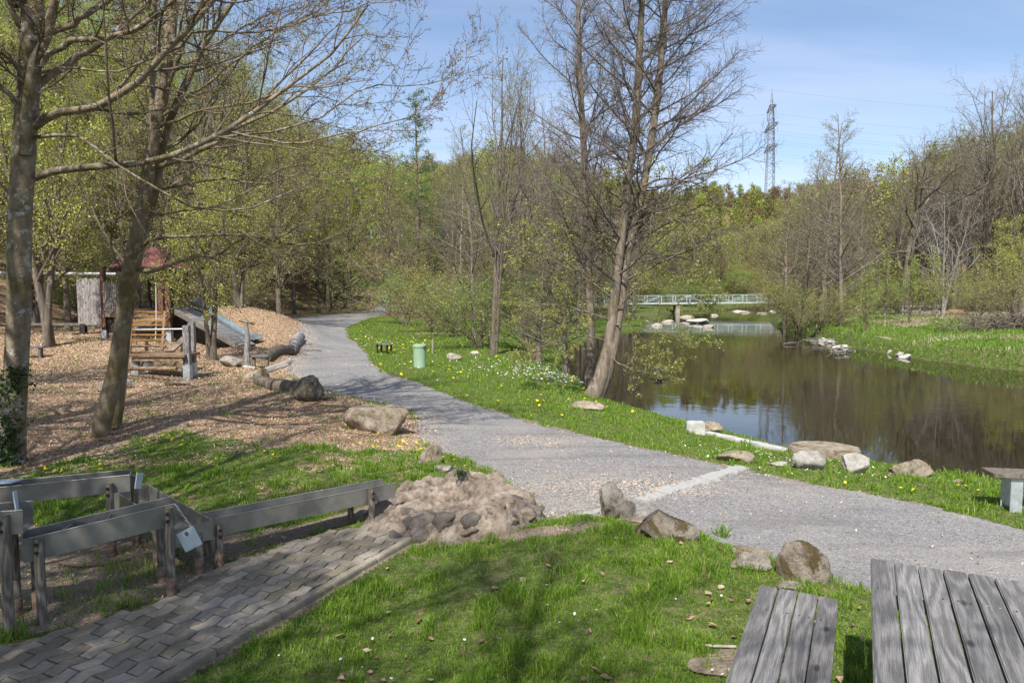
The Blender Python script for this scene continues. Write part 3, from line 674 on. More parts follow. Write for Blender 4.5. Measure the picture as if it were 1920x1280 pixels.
def make_tree(name, H, r0, kind, seed, stems=None):
    """returns (trunk mesh, crown mesh) of a tree standing at the origin"""
    g = np.random.default_rng(seed); tr = Acc(); cr = Acc()
    K = 12
    leafm, twigm, barkm = "leaf", "twig", "bark"
    ns = {"multi": 3, "shrub": 9, "sapling": 2, "dead": 4, "hornbeam": 2}.get(kind, 1)
    st = []
    for s in range(ns):
        z = np.linspace(0, 1, K) ** (1.15); pth = np.zeros((K, 3)); pth[:, 2] = z * H * (1 if s == 0 else g.uniform(.75, 1))
        lean = g.normal(0, .03 if ns == 1 else {"multi": .10, "shrub": .55, "sapling": .04, "dead": .16, "hornbeam": .16}[kind], 2) * H
        pth[:, :2] += (z ** 1.2)[:, None] * lean + np.cumsum(g.normal(0, .006 * H, (K, 2)), 0) * z[:, None]
        pth[:, :2] += g.normal(0, .05 if ns > 1 else 0, 2) * (2 if kind == "shrub" else 1) * (1 if s else 0)
        pth[0, 2] = -.25
        rr = r0 * (1 if s == 0 else g.uniform(.6, .9)) * (1 - z * .88); st.append((pth, flare(rr, .5, 2) if kind != "shrub" else rr))
    P0 = np.stack([a for a, b in st]); R0 = np.stack([b for a, b in st])
    tr.add(tubes(P0, R0, 9 if kind != "shrub" else 5))
    if kind in ("alder",):
        leafm, twigm, barkm = "leaf_olive", "twig_dark", "alder"
        P1, R1 = grow(P0, R0, 46, .16, .98, .30, 1.05, 8, .07, .035, .42, .72, rng=g, jit=.16)
        P2, R2 = grow(P1, R1, 9, .2, 1, .42, .8, 5, .12, .03, .6, .5, .6, g); P3, R3 = grow(P2, R2, 5, .15, 1, .5, .75, 4, .15, .0, .6, .4, 1, g)
        cr.add(tubes(P1, R1, 5)); cr.add(tubes(P2, R2, 3)); cr.add(tubes(P3, np.maximum(R3, .004), 3)); cr.add(leaves(P3, 3, .055, g, .06), 1)
    elif kind in ("broad", "multi", "oak"):
        barkm, twigm = ("bark", "twig_dark"); leafm = "leaf_olive"
        aa = {"broad": .62, "multi": .6, "oak": 1.15}[kind]; up = {"broad": .10, "multi": .08, "oak": .05}[kind]
        P1, R1 = grow(P0, R0, {"broad": 20, "multi": 10, "oak": 15}[kind], .28, .95, .5 if kind != "oak" else .62, aa, 9, .12 if kind != "oak" else .24, up, .55, .55, rng=g, jit=.2)
        P2, R2 = grow(P1, R1, 10, .2, 1, .42, .7, 6, .15, .05, .6, .5, 1, g); P3, R3 = grow(P2, R2, 6, .15, 1, .45, .7, 4, .15, .03, .6, .4, 1, g)
        tr.add(tubes(P1[:6], R1[:6], 6)); cr.add(tubes(P1[6:], R1[6:], 5)); cr.add(tubes(P2, R2, 3)); cr.add(tubes(P3, np.maximum(R3, .004), 3)); cr.add(leaves(P3, 2, .065, g, .08), 1)
    elif kind == "dead":
        barkm, twigm = "dead", "dead_"
        P1, R1 = grow(P0, R0, 12, .25, .98, .42, .7, 8, .22, .06, .55, .5, rng=g, jit=.25)
        P2, R2 = grow(P1, R1, 7, .2, 1, .42, .8, 5, .2, .03, .6, .5, 1, g); P3, R3 = grow(P2, R2, 3, .3, 1, .5, .7, 4, .2, 0, .6, .4, 1, g)
        cr.add(tubes(P1, R1, 5)); cr.add(tubes(P2, np.maximum(R2, .008), 3)); cr.add(tubes(P3, np.maximum(R3, .006), 3))
    elif kind in ("hornbeam", "leafy", "fresh"):
        leafm = "leaf_fresh" if kind == "fresh" else "leaf"; barkm = "bark"
        P1, R1 = grow(P0, R0, {"hornbeam": 16, "leafy": 34, "fresh": 34}[kind], (.26 if kind == "hornbeam" else .14) if kind != "leafy" else .18, .97, .46 if kind != "leafy" else .34, .95, 8, .12, .05, .5, .6, rng=g, jit=.2)
        P2, R2 = grow(P1, R1, 9, .12, 1, .42, .8, 5, .15, .0, .6, .45, .55, g); P3, R3 = grow(P2, R2, 5, .15, 1, .5, .8, 4, .15, 0, .6, .4, .8, g)
        cr.add(tubes(P1, R1, 5)); cr.add(tubes(P2, R2, 3)); cr.add(tubes(P3, np.maximum(R3, .0035), 3)); cr.add(leaves(P3, 8 if kind == "fresh" else 7, .062, g, .08, droop=.2), 1)
    elif kind == "shrub":
        leafm, barkm = "leaf_olive", "bark"
        P1, R1 = grow(P0, R0, 9, .15, 1, .5, .6, 6, .15, .05, .6, .5, rng=g); P2, R2 = grow(P1, R1, 7, .15, 1, .5, .7, 4, .15, .02, .6, .4, 1, g)
        P3, R3 = grow(P2, R2, 3, .2, 1, .5, .7, 3, .15, .02, .6, .4, 1, g)
        cr.add(tubes(P1, R1, 4)); cr.add(tubes(P2, R2, 3)); cr.add(tubes(P3, np.maximum(R3, .003), 3)); cr.add(leaves(P3, 4, .05, g, .05), 1)
    elif kind == "sapling":
        leafm, barkm = "leaf_fresh", "bark"
        P1, R1 = grow(P0, R0, 22, .15, 1, .36, .6, 6, .1, .06, .5, .5, rng=g); P2, R2 = grow(P1, R1, 7, .15, 1, .42, .7, 4, .15, .03, .6, .4, 1, g)
        cr.add(tubes(P1, R1, 4)); cr.add(tubes(P2, np.maximum(R2, .003), 3)); cr.add(leaves(P2, 5, .05, g, .06), 1)
    elif kind == "pole":
        leafm, barkm = "leaf_olive", "pale_bark"
        P1, R1 = grow(P0, R0, 26, .25, 1, .24, .7, 6, .1, .06, .5, .6, rng=g); P2, R2 = grow(P1, R1, 7, .15, 1, .42, .7, 4, .15, .03, .6, .4, 1, g)
        cr.add(tubes(P1, R1, 4)); cr.add(tubes(P2, np.maximum(R2, .003), 3)); cr.add(leaves(P2, 2, .05, g, .06), 1)
    elif kind == "larch":
        leafm, twigm, barkm = "needle", "twig_dark", "alder"
        P1, R1 = grow(P0, R0, 70, .12, .99, .21, 1.45, 7, .06, .03, .35, .78, rng=g, jit=.15)
        P2, R2 = grow(P1, R1, 8, .15, 1, .35, .9, 4, .1, -.10, .6, .4, .5, g)
        cr.add(tubes(P1, R1, 4)); cr.add(tubes(P2, np.maximum(R2, .006), 3)); cr.add(leaves(P2, 22, .15, g, .14, asp=.35), 1); cr.add(leaves(P1, 10, .15, g, .12, asp=.4), 1)
    tw = M["dead"] if twigm == "dead_" else M[twigm]
    return tr.mesh(name + "_trunk", [M[barkm]]), cr.mesh(name + "_crown", [tw, M[leafm]]), 

def put(meshes, p, rz, s, label, cat="tree", group=None, name="tree", col=(1, 1, 1), parts=("trunk", "crown"), sz=None):
    o = empty(name, (float(p[0]), float(p[1]), float(p[2]) if len(p) > 2 else tz(p[0], p[1])), rz, label, cat, group)
    o.scale = (s, s, s * (sz or 1))
    for nm, me in zip(parts, meshes):
        c = link(nm, me, o); c.color = (*col, 1)
    return o

def limb(pts, r0, r1, n=14):
    return spline([PD(*q) for q in pts], n), np.linspace(r0, r1, n)
def hero(name, base, trunks, limbs, levels, trunkmat, twigmat, leafm, leafn, leafs, label, seed, cat="tree", extra=None, fine=.003, budtilt=0):
    g = np.random.default_rng(seed); base = np.asarray(base)
    tr = Acc(); cr = Acc()
    for pth, rad in trunks: tr.add(tubes((pth - base)[None], rad[None], 16))
    if limbs:
        LP = np.stack([l[0] for l in limbs]) - base; LR = np.stack([l[1] for l in limbs])
        LP[:, 1:-1] += g.normal(0, .015, LP[:, 1:-1].shape)
        tr.add(tubes(LP, LR, 8))
    else: LP = None
    src = {"limb": (LP, LR) if limbs else None, "trunk": (np.stack([t[0] for t in trunks]) - base, np.stack([t[1] for t in trunks]))}
    for lv in levels:
        nm, fr, kw, sides = lv
        Pp, Rp = src[fr]; PP, RR = grow(Pp, Rp, rng=g, **kw)
        if nm in src: PP2 = np.concatenate([src[nm][0], PP]) if src[nm][0].shape[1] == PP.shape[1] else PP
        src[nm] = (PP, RR); cr.add(tubes(PP, np.maximum(RR, fine), sides))
        if kw.get("_") : pass
    for fr, mnum in leafn: cr.add(leaves(src[fr][0], mnum, leafs, g, leafs * .6, t0=.3, asp=.45 if budtilt else .6), 1)
    o = empty(name, base, 0, label, cat)
    t = link("trunk", tr.mesh("trunk", [M[trunkmat]]), o); c = link("crown", cr.mesh("crown", [M[twigmat], M[leafm]]), o)
    return o

# ---- big smooth-barked tree at the frame's edge
b1 = G(18, 868); D1 = b1[1]
def T_(pts, rads, n=18):
    p = spline([PD(*q) for q in pts], n); return p, np.interp(np.linspace(0, 1, n), np.linspace(0, 1, len(rads)), rads)
tk = T_([(12, 885, D1), (22, 800, D1), (30, 700, D1), (36, 560, D1), (36, 430, D1 - .1), (44, 300, D1 - .1), (52, 180, D1), (60, 60, D1), (64, -60, D1), (80, -350, D1 + .3), (90, -800, D1 + .3)], [.20, .155, .15, .15, .145, .14, .135, .125, .115, .09, .05])
tk[1][0] *= 1.25
L1 = [
 limb([(52, 338, D1), (90, 325, D1 - .1), (150, 314, D1 - .2), (240, 310, D1 - .3), (330, 288, D1 - .3), (420, 245, D1 - .2), (520, 180, D1), (610, 110, D1 + .2), (690, 10, D1 + .3)], .058, .012),
 limb([(55, 245, D1), (85, 220, D1 - .1), (130, 208, D1 - .2), (190, 200, D1 - .3), (250, 160, D1 - .3), (310, 100, D1 - .3), (350, 55, D1 - .3), (400, 0, D1 - .3), (450, -60, D1)], .062, .03),
 limb([(48, 290, D1 - .18), (48, 200, D1 - .3), (62, 130, D1 - .35), (88, 60, D1 - .35), (105, 0, D1 - .4), (130, -90, D1 - .4)], .075, .05),
 limb([(75, 125, D1 - .3), (110, 90, D1 - .35), (150, 76, D1 - .4), (220, 68, D1 - .4), (270, 45, D1 - .5), (320, 5, D1 - .5), (370, -60, D1 - .5)], .042, .025),
 limb([(60, 170, D1), (100, 140, D1 + .3), (150, 108, D1 + .5), (210, 65, D1 + .8), (270, 10, D1 + 1), (320, -50, D1 + 1)], .055, .03),
 limb([(55, 75, D1 - .1), (95, 62, D1), (150, 38, D1), (190, 12, D1), (240, -30, D1)], .05, .03),
 limb([(65, 257, D1 - .1), (105, 252, D1 - .2), (150, 256, D1 - .3), (190, 285, D1 - .4), (250, 325, D1 - .4), (320, 372, D1 - .4), (400, 396, D1 - .3), (480, 385, D1), (560, 350, D1 + .3), (650, 312, D1 + .5)], .026, .006),
 limb([(62, 143, D1 - .3), (110, 128, D1 - .3), (160, 128, D1 - .4), (195, 137, D1 - .4), (250, 120, D1 - .4), (300, 100, D1), (380, 95, D1), (470, 40, D1 + .2), (560, 5, D1 + .3)], .018, .008),
 limb([(420, 243, D1 - .2), (500, 262, D1), (570, 268, D1), (640, 250, D1 + .2), (720, 232, D1 + .4), (800, 205, D1 + .6), (850, 150, D1 + .6)], .018, .004),
 limb([(300, 104, D1 - .3), (370, 60, D1), (470, 62, D1 + .3), (560, 45, D1 + .4), (660, 15, D1 + .5), (760, -5, D1 + .6)], .022, .005),
 limb([(330, 288, D1 - .3), (430, 255, D1 + .2), (520, 245, D1 + .4), (600, 220, D1 + .6), (680, 165, D1 + .8), (800, 160, D1 + 1), (880, 130, D1 + 1)], .022, .004),
 limb([(40, 60, D1 - .1), (22, 20, D1 - .2), (15, -40, D1 - .3)], .035, .02),
 limb([(38, 175, D1 - .1), (28, 120, D1 - .3), (0, 100, D1 - .4), (-60, 80, D1 - .5)], .03, .012),
 limb([(40, 210, D1 - .15), (15, 175, D1 - .3), (-30, 140, D1 - .4), (-90, 120, D1 - .5)], .04, .02),
]
hero("beech_tree", b1, [tk], L1, [
 ("a", "limb", dict(m=11, t0=.25, t1=1, ratio=.34, ang=.6, n=8, wig=.11, up=.02, rr=.5, falloff=.35, flat=.8), 5),
 ("b", "a", dict(m=8, t0=.15, t1=1, ratio=.42, ang=.65, n=6, wig=.13, up=.02, rr=.6, falloff=.3), 4),
 ("c", "b", dict(m=4, t0=.2, t1=1, ratio=.45, ang=.7, n=4, wig=.15, up=.03, rr=.6, falloff=.3), 3),
 ("t", "trunk", dict(m=22, t0=.62, t1=.98, ratio=.36, ang=1.0, n=9, wig=.12, up=.03, rr=.5, falloff=.5), 6),
 ("t2", "t", dict(m=9, t0=.2, t1=1, ratio=.4, ang=.7, n=6, wig=.13, up=.02, rr=.6, falloff=.4), 4),
 ("t3", "t2", dict(m=6, t0=.15, t1=1, ratio=.45, ang=.7, n=4, wig=.15, up=.02, rr=.6, falloff=.4), 3),
], "beech", "twig", "bud", [("c", 2), ("b", 3), ("t3", 4)], .035, "thick smooth barked tree with lichen patches and ivy at its foot", 11, fine=.0028, budtilt=1)
b1o = bpy.data.objects["beech_tree"]
# ivy climbing its foot
n = 520; t = RNG.random(n) ** 1.2; aa = RNG.normal(-1.15, .55, n); pz = PD(14, 868, D1)
yy = 868 - t * 185; cen = np.array([PD(np.interp(v, [700, 885], [30, 12]), v, D1) for v in yy])
cen += np.stack([np.cos(aa), np.sin(aa), 0 * aa], 1) * (.215 + RNG.random(n) * .04)[:, None]
k_ = RNG.random(n) < (.35 + .65 * (np.sin(t * 9) > -.2)); cen = cen[k_]
V, q = leaves(cen[:, None, :].repeat(2, 1), 2, .06, RNG, .02)
iv = link("ivy", raw_mesh("ivy", V - b1, q, None, [M["ivy"]]), b1o)
# ---- leaning twin-stemmed tree
b2 = G(190, 818); D2 = b2[1]
t2a = T_([(180, 835, D2), (200, 760, D2), (217, 690, D2), (230, 600, D2), (240, 510, D2 - .1), (262, 420, D2 - .1), (275, 340, D2 - .1), (290, 250, D2), (308, 160, D2), (320, 60, D2), (330, -60, D2), (340, -500, D2)], [.165, .125, .115, .11, .105, .10, .09, .085, .075, .06, .03])
t2b = T_([(212, 795, D2 + .5), (224, 720, D2 + .5), (232, 640, D2 + .45), (246, 540, D2 + .3), (268, 440, D2 + .2), (290, 360, D2 + .2), (312, 240, D2 + .3), (345, 165, D2 + .3), (385, 80, D2 + .4), (440, 0, D2 + .5), (480, -60, D2 + .5)], [.14, .11, .10, .09, .085, .08, .07, .06, .05, .04, .025])
t2c = T_([(280, 330, D2 + .8), (283, 250, D2 + .9), (286, 150, D2 + 1), (290, 50, D2 + 1), (292, -60, D2 + 1)], [.05, .05, .045, .04, .03], 18)
L2 = [
 limb([(262, 330, D2), (310, 300, D2 + .1), (370, 285, D2 + .2), (430, 240, D2 + .2), (500, 180, D2 + .3), (570, 110, D2 + .4), (640, 40, D2 + .4)], .04, .01),
 limb([(276, 320, D2), (330, 302, D2 - .1), (400, 268, D2 - .2), (440, 240, D2 - .2), (520, 205, D2), (600, 150, D2 + .2), (680, 70, D2 + .3)], .045, .01),
 limb([(285, 245, D2), (330, 225, D2 - .2), (390, 205, D2 - .2), (450, 195, D2), (520, 175, D2), (600, 165, D2 + .2), (700, 150, D2 + .2)], .028, .006),
 limb([(290, 230, D2), (350, 185, D2), (420, 130, D2), (500, 70, D2), (600, 20, D2)], .03, .008),
 limb([(262, 470, D2), (290, 447, D2 - .2), (340, 445, D2 - .3), (400, 438, D2 - .3), (470, 440, D2), (540, 458, D2), (600, 455, D2), (660, 425, D2 + .2), (740, 395, D2 + .5)], .035, .007),
 limb([(258, 505, D2), (285, 508, D2 - .1), (320, 498, D2 - .2), (345, 485, D2 - .2), (400, 478, D2 - .1), (470, 440, D2), (520, 430, D2)], .04, .008),
 limb([(235, 510, D2 - .1), (212, 480, D2 - .3), (208, 440, D2 - .4), (220, 415, D2 - .5), (260, 395, D2 - .6), (330, 405, D2 - .6), (400, 420, D2 - .4), (470, 460, D2 - .2)], .02, .004),
 limb([(275, 360, D2), (330, 350, D2 + .2), (400, 335, D2 + .2), (480, 345, D2 + .3), (560, 330, D2 + .4), (650, 325, D2 + .4), (740, 350, D2 + .5)], .024, .004),
 limb([(283, 290, D2), (340, 262, D2 + .3), (400, 190, D2 + .3), (430, 140, D2 + .3), (480, 90, D2 + .3), (540, 70, D2 + .4)], .03, .007),
 limb([(262, 400, D2), (320, 398, D2 + .2), (400, 388, D2 + .3), (460, 360, D2 + .3), (520, 320, D2 + .4), (600, 300, D2 + .4), (690, 275, D2 + .5)], .022, .004),
 limb([(300, 210, D2), (330, 120, D2 - .2), (350, 60, D2 - .3), (380, 0, D2 - .3), (400, -60, D2 - .3)], .04, .02),
 limb([(240, 500, D2), (200, 450, D2 - .1), (170, 380, D2), (120, 330, D2 + .2), (70, 300, D2 + .4)], .02, .004),
]
hero("beech_tree", b2, [t2a, t2b, t2c], L2, [
 ("a", "limb", dict(m=10, t0=.2, t1=1, ratio=.33, ang=.6, n=8, wig=.1, up=.0, rr=.5, falloff=.35, flat=.7), 5),
 ("b", "a", dict(m=8, t0=.15, t1=1, ratio=.4, ang=.65, n=6, wig=.13, up=.0, rr=.6, falloff=.3, flat=.7), 3),
 ("c", "b", dict(m=4, t0=.2, t1=1, ratio=.45, ang=.7, n=4, wig=.15, up=.0, rr=.6, falloff=.3), 3),
 ("t", "trunk", dict(m=8, t0=.72, t1=.98, ratio=.34, ang=.95, n=9, wig=.12, up=.03, rr=.5, falloff=.5), 6),
 ("t2", "t", dict(m=9, t0=.2, t1=1, ratio=.4, ang=.7, n=6, wig=.13, up=.02, rr=.6, falloff=.4), 4),
 ("t3", "t2", dict(m=6, t0=.15, t1=1, ratio=.45, ang=.7, n=4, wig=.15, up=.02, rr=.6, falloff=.4), 3),
], "beech2", "twig", "leaf", [("c", 2), ("t3", 3)], .032, "leaning twin stemmed tree with mossy bark rising from the wood chips", 12, fine=.0028)
# ---- alder pair at the river bend
b3 = G(1112, 742); D3 = b3[1]
a1 = T_([(1106, 756, D3), (1124, 715, D3), (1140, 655, D3), (1152, 560, D3), (1162, 470, D3), (1172, 390, D3), (1182, 310, D3), (1192, 230, D3), (1198, 120, D3), (1204, 0, D3), (1212, -130, D3), (1216, -230, D3)], [.26, .165, .135, .12, .115, .11, .11, .10, .085, .07, .05, .025])
a2 = T_([(1112, 756, D3 + .1), (1132, 715, D3 + .1), (1150, 650, D3), (1162, 580, D3 + .1), (1176, 480, D3 + .2), (1196, 400, D3 + .2), (1214, 310, D3 + .2), (1226, 230, D3 + .2), (1240, 110, D3 + .2), (1248, 0, D3 + .2), (1262, -130, D3), (1268, -260, D3)], [.24, .155, .12, .11, .105, .10, .10, .09, .075, .065, .045, .025])
a3 = T_([(1104, 722, D3 + 3), (1108, 640, D3 + 3), (1104, 520, D3 + 3), (1100, 400, D3 + 3), (1096, 300, D3 + 3), (1090, 200, D3 + 3), (1086, 100, D3 + 3), (1084, 0, D3 + 3), (1080, -100, D3 + 3)], [.17, .13, .12, .115, .105, .095, .08, .06, .035])
L3 = [
 limb([(1205, 350, D3), (1240, 335, D3 - .3), (1280, 338, D3 - .5), (1320, 355, D3 - .7), (1345, 400, D3 - .9)], .035, .008),
 limb([(1168, 430, D3), (1130, 395, D3 - .2), (1128, 370, D3 - .2), (1160, 335, D3)], .03, .008),
 limb([(1190, 430, D3), (1230, 400, D3 - .4), (1265, 408, D3 - .5), (1300, 450, D3 - .7), (1330, 520, D3 - .9)], .03, .006),
 limb([(1148, 560, D3), (1110, 530, D3 - .3), (1060, 500, D3 - .4), (1010, 480, D3 - .5), (960, 470, D3 - .6)], .028, .005),
 limb([(1145, 610, D3), (1190, 610, D3 - .4), (1240, 620, D3 - .6), (1300, 640, D3 - .8)], .022, .005),
 limb([(1142, 640, D3), (1090, 630, D3 - .3), (1040, 640, D3 - .4), (990, 660, D3 - .5)], .022, .005),
 limb([(1150, 585, D3), (1200, 540, D3 - .4), (1250, 530, D3 - .6), (1310, 560, D3 - .8)], .022, .005),
 limb([(1146, 600, D3), (1100, 585, D3 - .3), (1040, 570, D3 - .4), (970, 575, D3 - .5)], .024, .005),
 limb([(1160, 500, D3), (1110, 450, D3 - .2), (1060, 430, D3 - .3), (1000, 430, D3 - .3)], .024, .005),
 limb([(1140, 665, D3), (1180, 690, D3 - .4), (1225, 700, D3 - .6), (1260, 690, D3 - .8)], .016, .004),
]
hero("alder_tree", b3, [a1, a2, a3], L3, [
 ("a", "trunk", dict(m=54, t0=.24, t1=.98, ratio=.25, ang=1.05, n=10, wig=.09, up=.025, rr=.30, falloff=.58, jit=.18, rk=.0125), 5),
 ("a2", "limb", dict(m=9, t0=.15, t1=1, ratio=.45, ang=.7, n=6, wig=.12, up=.0, rr=.5, falloff=.4), 4),
 ("b", "a", dict(rk=.011, m=21, t0=.12, t1=1, ratio=.34, ang=.75, n=6, wig=.11, up=.03, rr=.55, falloff=.45, flat=.8), 3),
 ("b2", "a2", dict(m=7, t0=.15, t1=1, ratio=.45, ang=.7, n=4, wig=.15, up=.0, rr=.6, falloff=.4), 3),
 ("c", "b", dict(rk=.01, m=10, t0=.1, t1=1, ratio=.45, ang=.75, n=4, wig=.15, up=.04, rr=.6, falloff=.4), 3),
 ("c2", "b2", dict(m=4, t0=.15, t1=1, ratio=.5, ang=.7, n=4, wig=.15, up=.0, rr=.6, falloff=.4), 3),
], "alder", "twig_dark", "leaf_olive", [("c2", 6), ("b2", 5)], .05, "tall bare alder with several stems and mossy foot at the river bend", 13, fine=.0032)

# ---- prototypes
PR = {}
def proto(key, *a): PR[key] = make_tree(*a)
proto("alder0", "alder", 15, .20, "alder", 21); proto("alder1", "alder", 15, .18, "alder", 22)
proto("broad0", "broad", 18, .24, "broad", 23); proto("broad1", "broad", 18, .22, "broad", 24)
proto("multi0", "multi", 14, .17, "multi", 25); proto("oak0", "oak", 15, .38, "oak", 26)
proto("leafy0", "leafy", 14, .16, "leafy", 27); proto("leafy1", "leafy", 14, .15, "leafy", 28); proto("fresh0", "fresh", 13, .16, "fresh", 29)
proto("horn0", "horn", 6.2, .13, "hornbeam", 30); proto("shrub0", "shrub", 2.6, .03, "shrub", 31); proto("shrub1", "shrub", 2.6, .03, "shrub", 32)
proto("sapl0", "sapling", 3.6, .045, "sapling", 33); proto("pole0", "pole", 11, .10, "pole", 34); proto("larch0", "larch", 22, .26, "larch", 35); proto("dead0", "dead", 11, .16, "dead", 36)
HT = dict(alder=15, broad=18, multi=14, oak=15, leafy=14, fresh=13, horn=6.2, shrub=2.6, sapl=3.6, pole=11, larch=22, dead=11)
PROTO_USED = set()
def plant(key, px, D, H, label, cat="tree", group=None, name=None, col=(1, 1, 1), rz=None, wide=1.0, py=None):
    x = (px - 960) / F * D; z = tz(x, D); H0 = HT[key.rstrip("0123456789")]; s = H / H0
    nm = name or {"alder": "alder_tree", "broad": "bare_tree", "multi": "bare_tree", "oak": "oak_tree", "leafy": "leafing_tree", "fresh": "leafing_tree", "horn": "hornbeam_tree", "shrub": "shrub", "sapl": "young_tree", "pole": "slender_tree", "larch": "larch_tree", "dead": "dead_tree"}[key.rstrip("0123456789")]
    return put(PR[key], (x, D, z - .03), RNG.uniform(0, 6.28) if rz is None else rz, s * wide, label, cat, group, nm, col, sz=1 / wide, parts=("stems", "crown") if key.startswith("shrub") else ("trunk", "crown"))
def topH(D, y, px): return CH + (550 - y) * D / F - tz((px - 960) / F * D, D)

# near playground and lawn
plant("horn0", 396, 23.3, 6.4, "hornbeam with pale young leaves standing behind the log bench", rz=1.0, wide=.85)
plant("horn0", 92, 24.5, 10.5, "crooked tree with young leaves behind the thick smooth barked one", rz=2.6, wide=.7)
plant("leafy1", 128, 31, 12, "leafing tree behind the grey board wall", rz=.6)
plant("leafy0", 240, 38, 13, "leafing tree behind the playground tower")
plant("horn0", 448, 33, 7, "low leafing tree beside the top of the slide", rz=4)
plant("leafy0", 524, 43, 13, "leafing tree at the far side of the chip mound", rz=2)
plant("leafy1", 598, 78, 15, "leafing tree beside the path where it narrows", rz=3)
plant("fresh0", 730, 72, 16, "bright green tree right above the end of the path", wide=1.05)
plant("fresh0", 655, 80, 17, "bright green tree with pale blossom on the slope above the path", col=(1.1, 1.15, .9), wide=1.1)
plant("larch0", 788, 78, topH(78, 178, 788), "tall green larch standing above the other trees", rz=1)
plant("pole0", 861, 50, 11, "slim pale stemmed tree between the shrubs and the mossy trunks", rz=.4, wide=.8)
plant("multi0", 925, 29.5, topH(29.5, 108, 925), "bare tree with three dark stems behind the boulder on the lawn", rz=.8, wide=.85)
plant("broad1", 985, 36, topH(36, 175, 985), "bare tree with dense twigs left of the alder group", rz=2.2)
plant("multi0", 1040, 44, topH(44, 230, 1040), "bare multi stemmed tree behind the slim alder stem", rz=3.3)
plant("alder1", 1010, 27, 5.0, "low twiggy alder beside the rotten stump", rz=1.0, wide=1.5)
plant("alder0", 1062, 24.5, 5.5, "low spreading alder over the water's edge", rz=2.0, wide=1.5)
plant("alder1", 890, 40, 12, "bare alder left of the three dark stems", rz=5)
plant("shrub1", 760, 55, 4.0, "green shrub at the bend of the path", "shrub", col=(.8, 1.15, .8), wide=1.3)
plant("shrub0", 815, 46, 4.2, "brownish shrub at the edge of the pale lawn", "shrub", col=(1.1, .95, .9), wide=1.2)
plant("shrub1", 852, 42, 2.6, "small shrub with white blossom beside the slim pale stem", "shrub", wide=1.2)
plant("shrub0", 900, 33, 3.0, "dark green shrub left of the three dark stems", "shrub", col=(.7, 1.0, .6), wide=1.3)
plant("shrub1", 1000, 31, 3.2, "shrub at the water behind the rotten stump", "shrub", col=(.9, 1.1, .8), wide=1.2)
# far bank
plant("alder0", 1577, 49, topH(49, 215, 1577), "tall alder with layered crown on the far bank", rz=.3, wide=.9)
plant("alder1", 1508, 58, topH(58, 288, 1508), "alder with flat crown between the pylon and the tall alder", rz=1.3)
plant("alder1", 1470, 56, topH(56, 340, 1470), "leaning alder over the far end of the footbridge", rz=2.9)
plant("alder0", 1540, 64, topH(64, 240, 1540), "alder touching the tall one from behind", rz=4.2)
plant("oak0", 1692, 70, topH(70, 288, 1692), "gnarled oak with heavy crooked limbs", rz=1.9, wide=1.15)
plant("dead0", 1768, 60, topH(60, 372, 1768), "dead tree with bleached white branches", rz=.5, wide=.95)
plant("broad0", 1835, 74, topH(74, 180, 1835), "tallest bare tree with a broad fan shaped crown", rz=.2, wide=1.05)
plant("broad1", 1915, 66, topH(66, 168, 1915), "bare tree cut off by the frame behind the brush pile", rz=1.2)
plant("broad1", 1735, 84, topH(84, 270, 1735), "bare tree between the oak and the tallest fan shaped one", rz=2.4)
plant("sapl0", 1625, 41.5, 3.8, "young tree with fresh leaves beside the stone outfall", rz=.3, wide=1.25)
plant("sapl0", 1705, 47, 4.4, "young tree right of the stone outfall", rz=2, wide=1.2)
plant("sapl0", 1748, 58, 5.5, "young tree in front of the dead white one", rz=4, wide=1.1)
plant("sapl0", 1660, 54, 5.5, "young tree behind the stone outfall", rz=5, wide=1.1)
plant("shrub0", 1836, 45, 2.6, "olive shrub in the far meadow left of the brush pile", "shrub", wide=1.2)
plant("shrub0", 1500, 53, 3.6, "dark shrub overhanging the water on the far bank", "shrub", col=(.75, .85, .6), wide=1.5)
plant("shrub1", 1535, 49, 2.6, "leafy shrub at the foot of the tall alder", "shrub", wide=1.4)
plant("shrub1", 1900, 48, 4.2, "shrub at the frame's edge behind the brush pile", "shrub", wide=1.2)
plant("horn0", 1905, 52, 7.5, "leafing tree at the frame's edge on the far bank", rz=.7)
plant("shrub0", 1478, 60, 3.4, "yellowish shrub leaning over the water near the footbridge", "shrub", col=(1.2, 1.1, .8), wide=1.4)

# ---- forest individuals
SKY = [(-700, -260), (0, -140), (300, -60), (440, 20), (520, 110), (580, 205), (620, 255), (700, 300), (760, 322), (850, 300), (960, 290), (1050, 305), (1230, 362), (1400, 362), (1500, 345), (1600, 335), (1660, 325), (1710, 300), (1760, 262), (1800, 225), (1900, 205), (2100, 190), (2700, 150)]
def skyH(px, D, z, g, lo=.78):
    y = np.interp(px, [a for a, b in SKY], [b for a, b in SKY]); y = y + (72 * float(S(1175, 1230, px) * S(1505, 1455, px)) if D < 260 else -12); h = CH + (550 - y) * D / F - z
    return float(np.clip(h * g.uniform(lo, 1.0), 6.5, 24))
def woodmask(x, y):
    if float(sdist(RIVER, np.array([x]), np.array([y]))[0]) < 1.5: return False
    if float(sdist(PATH, np.array([x]), np.array([y]))[0]) < 2.2: return False
    px = 960 + F * x / y
    if px < 620: return x < -19.5 - .02 * y or (y > 40 and x < -13.5 - .03 * y)
    if px < 900: return y > 62 + (900 - px) * .03
    if px < 1190: return y > 50
    if px < 1480: return y > 128
    return y > 66 + max(0, (1600 - px)) * .3 and x > 22
g = np.random.default_rng(5); placed = [tuple(o.location[:2]) for o in bpy.data.objects if o.type == "EMPTY"]
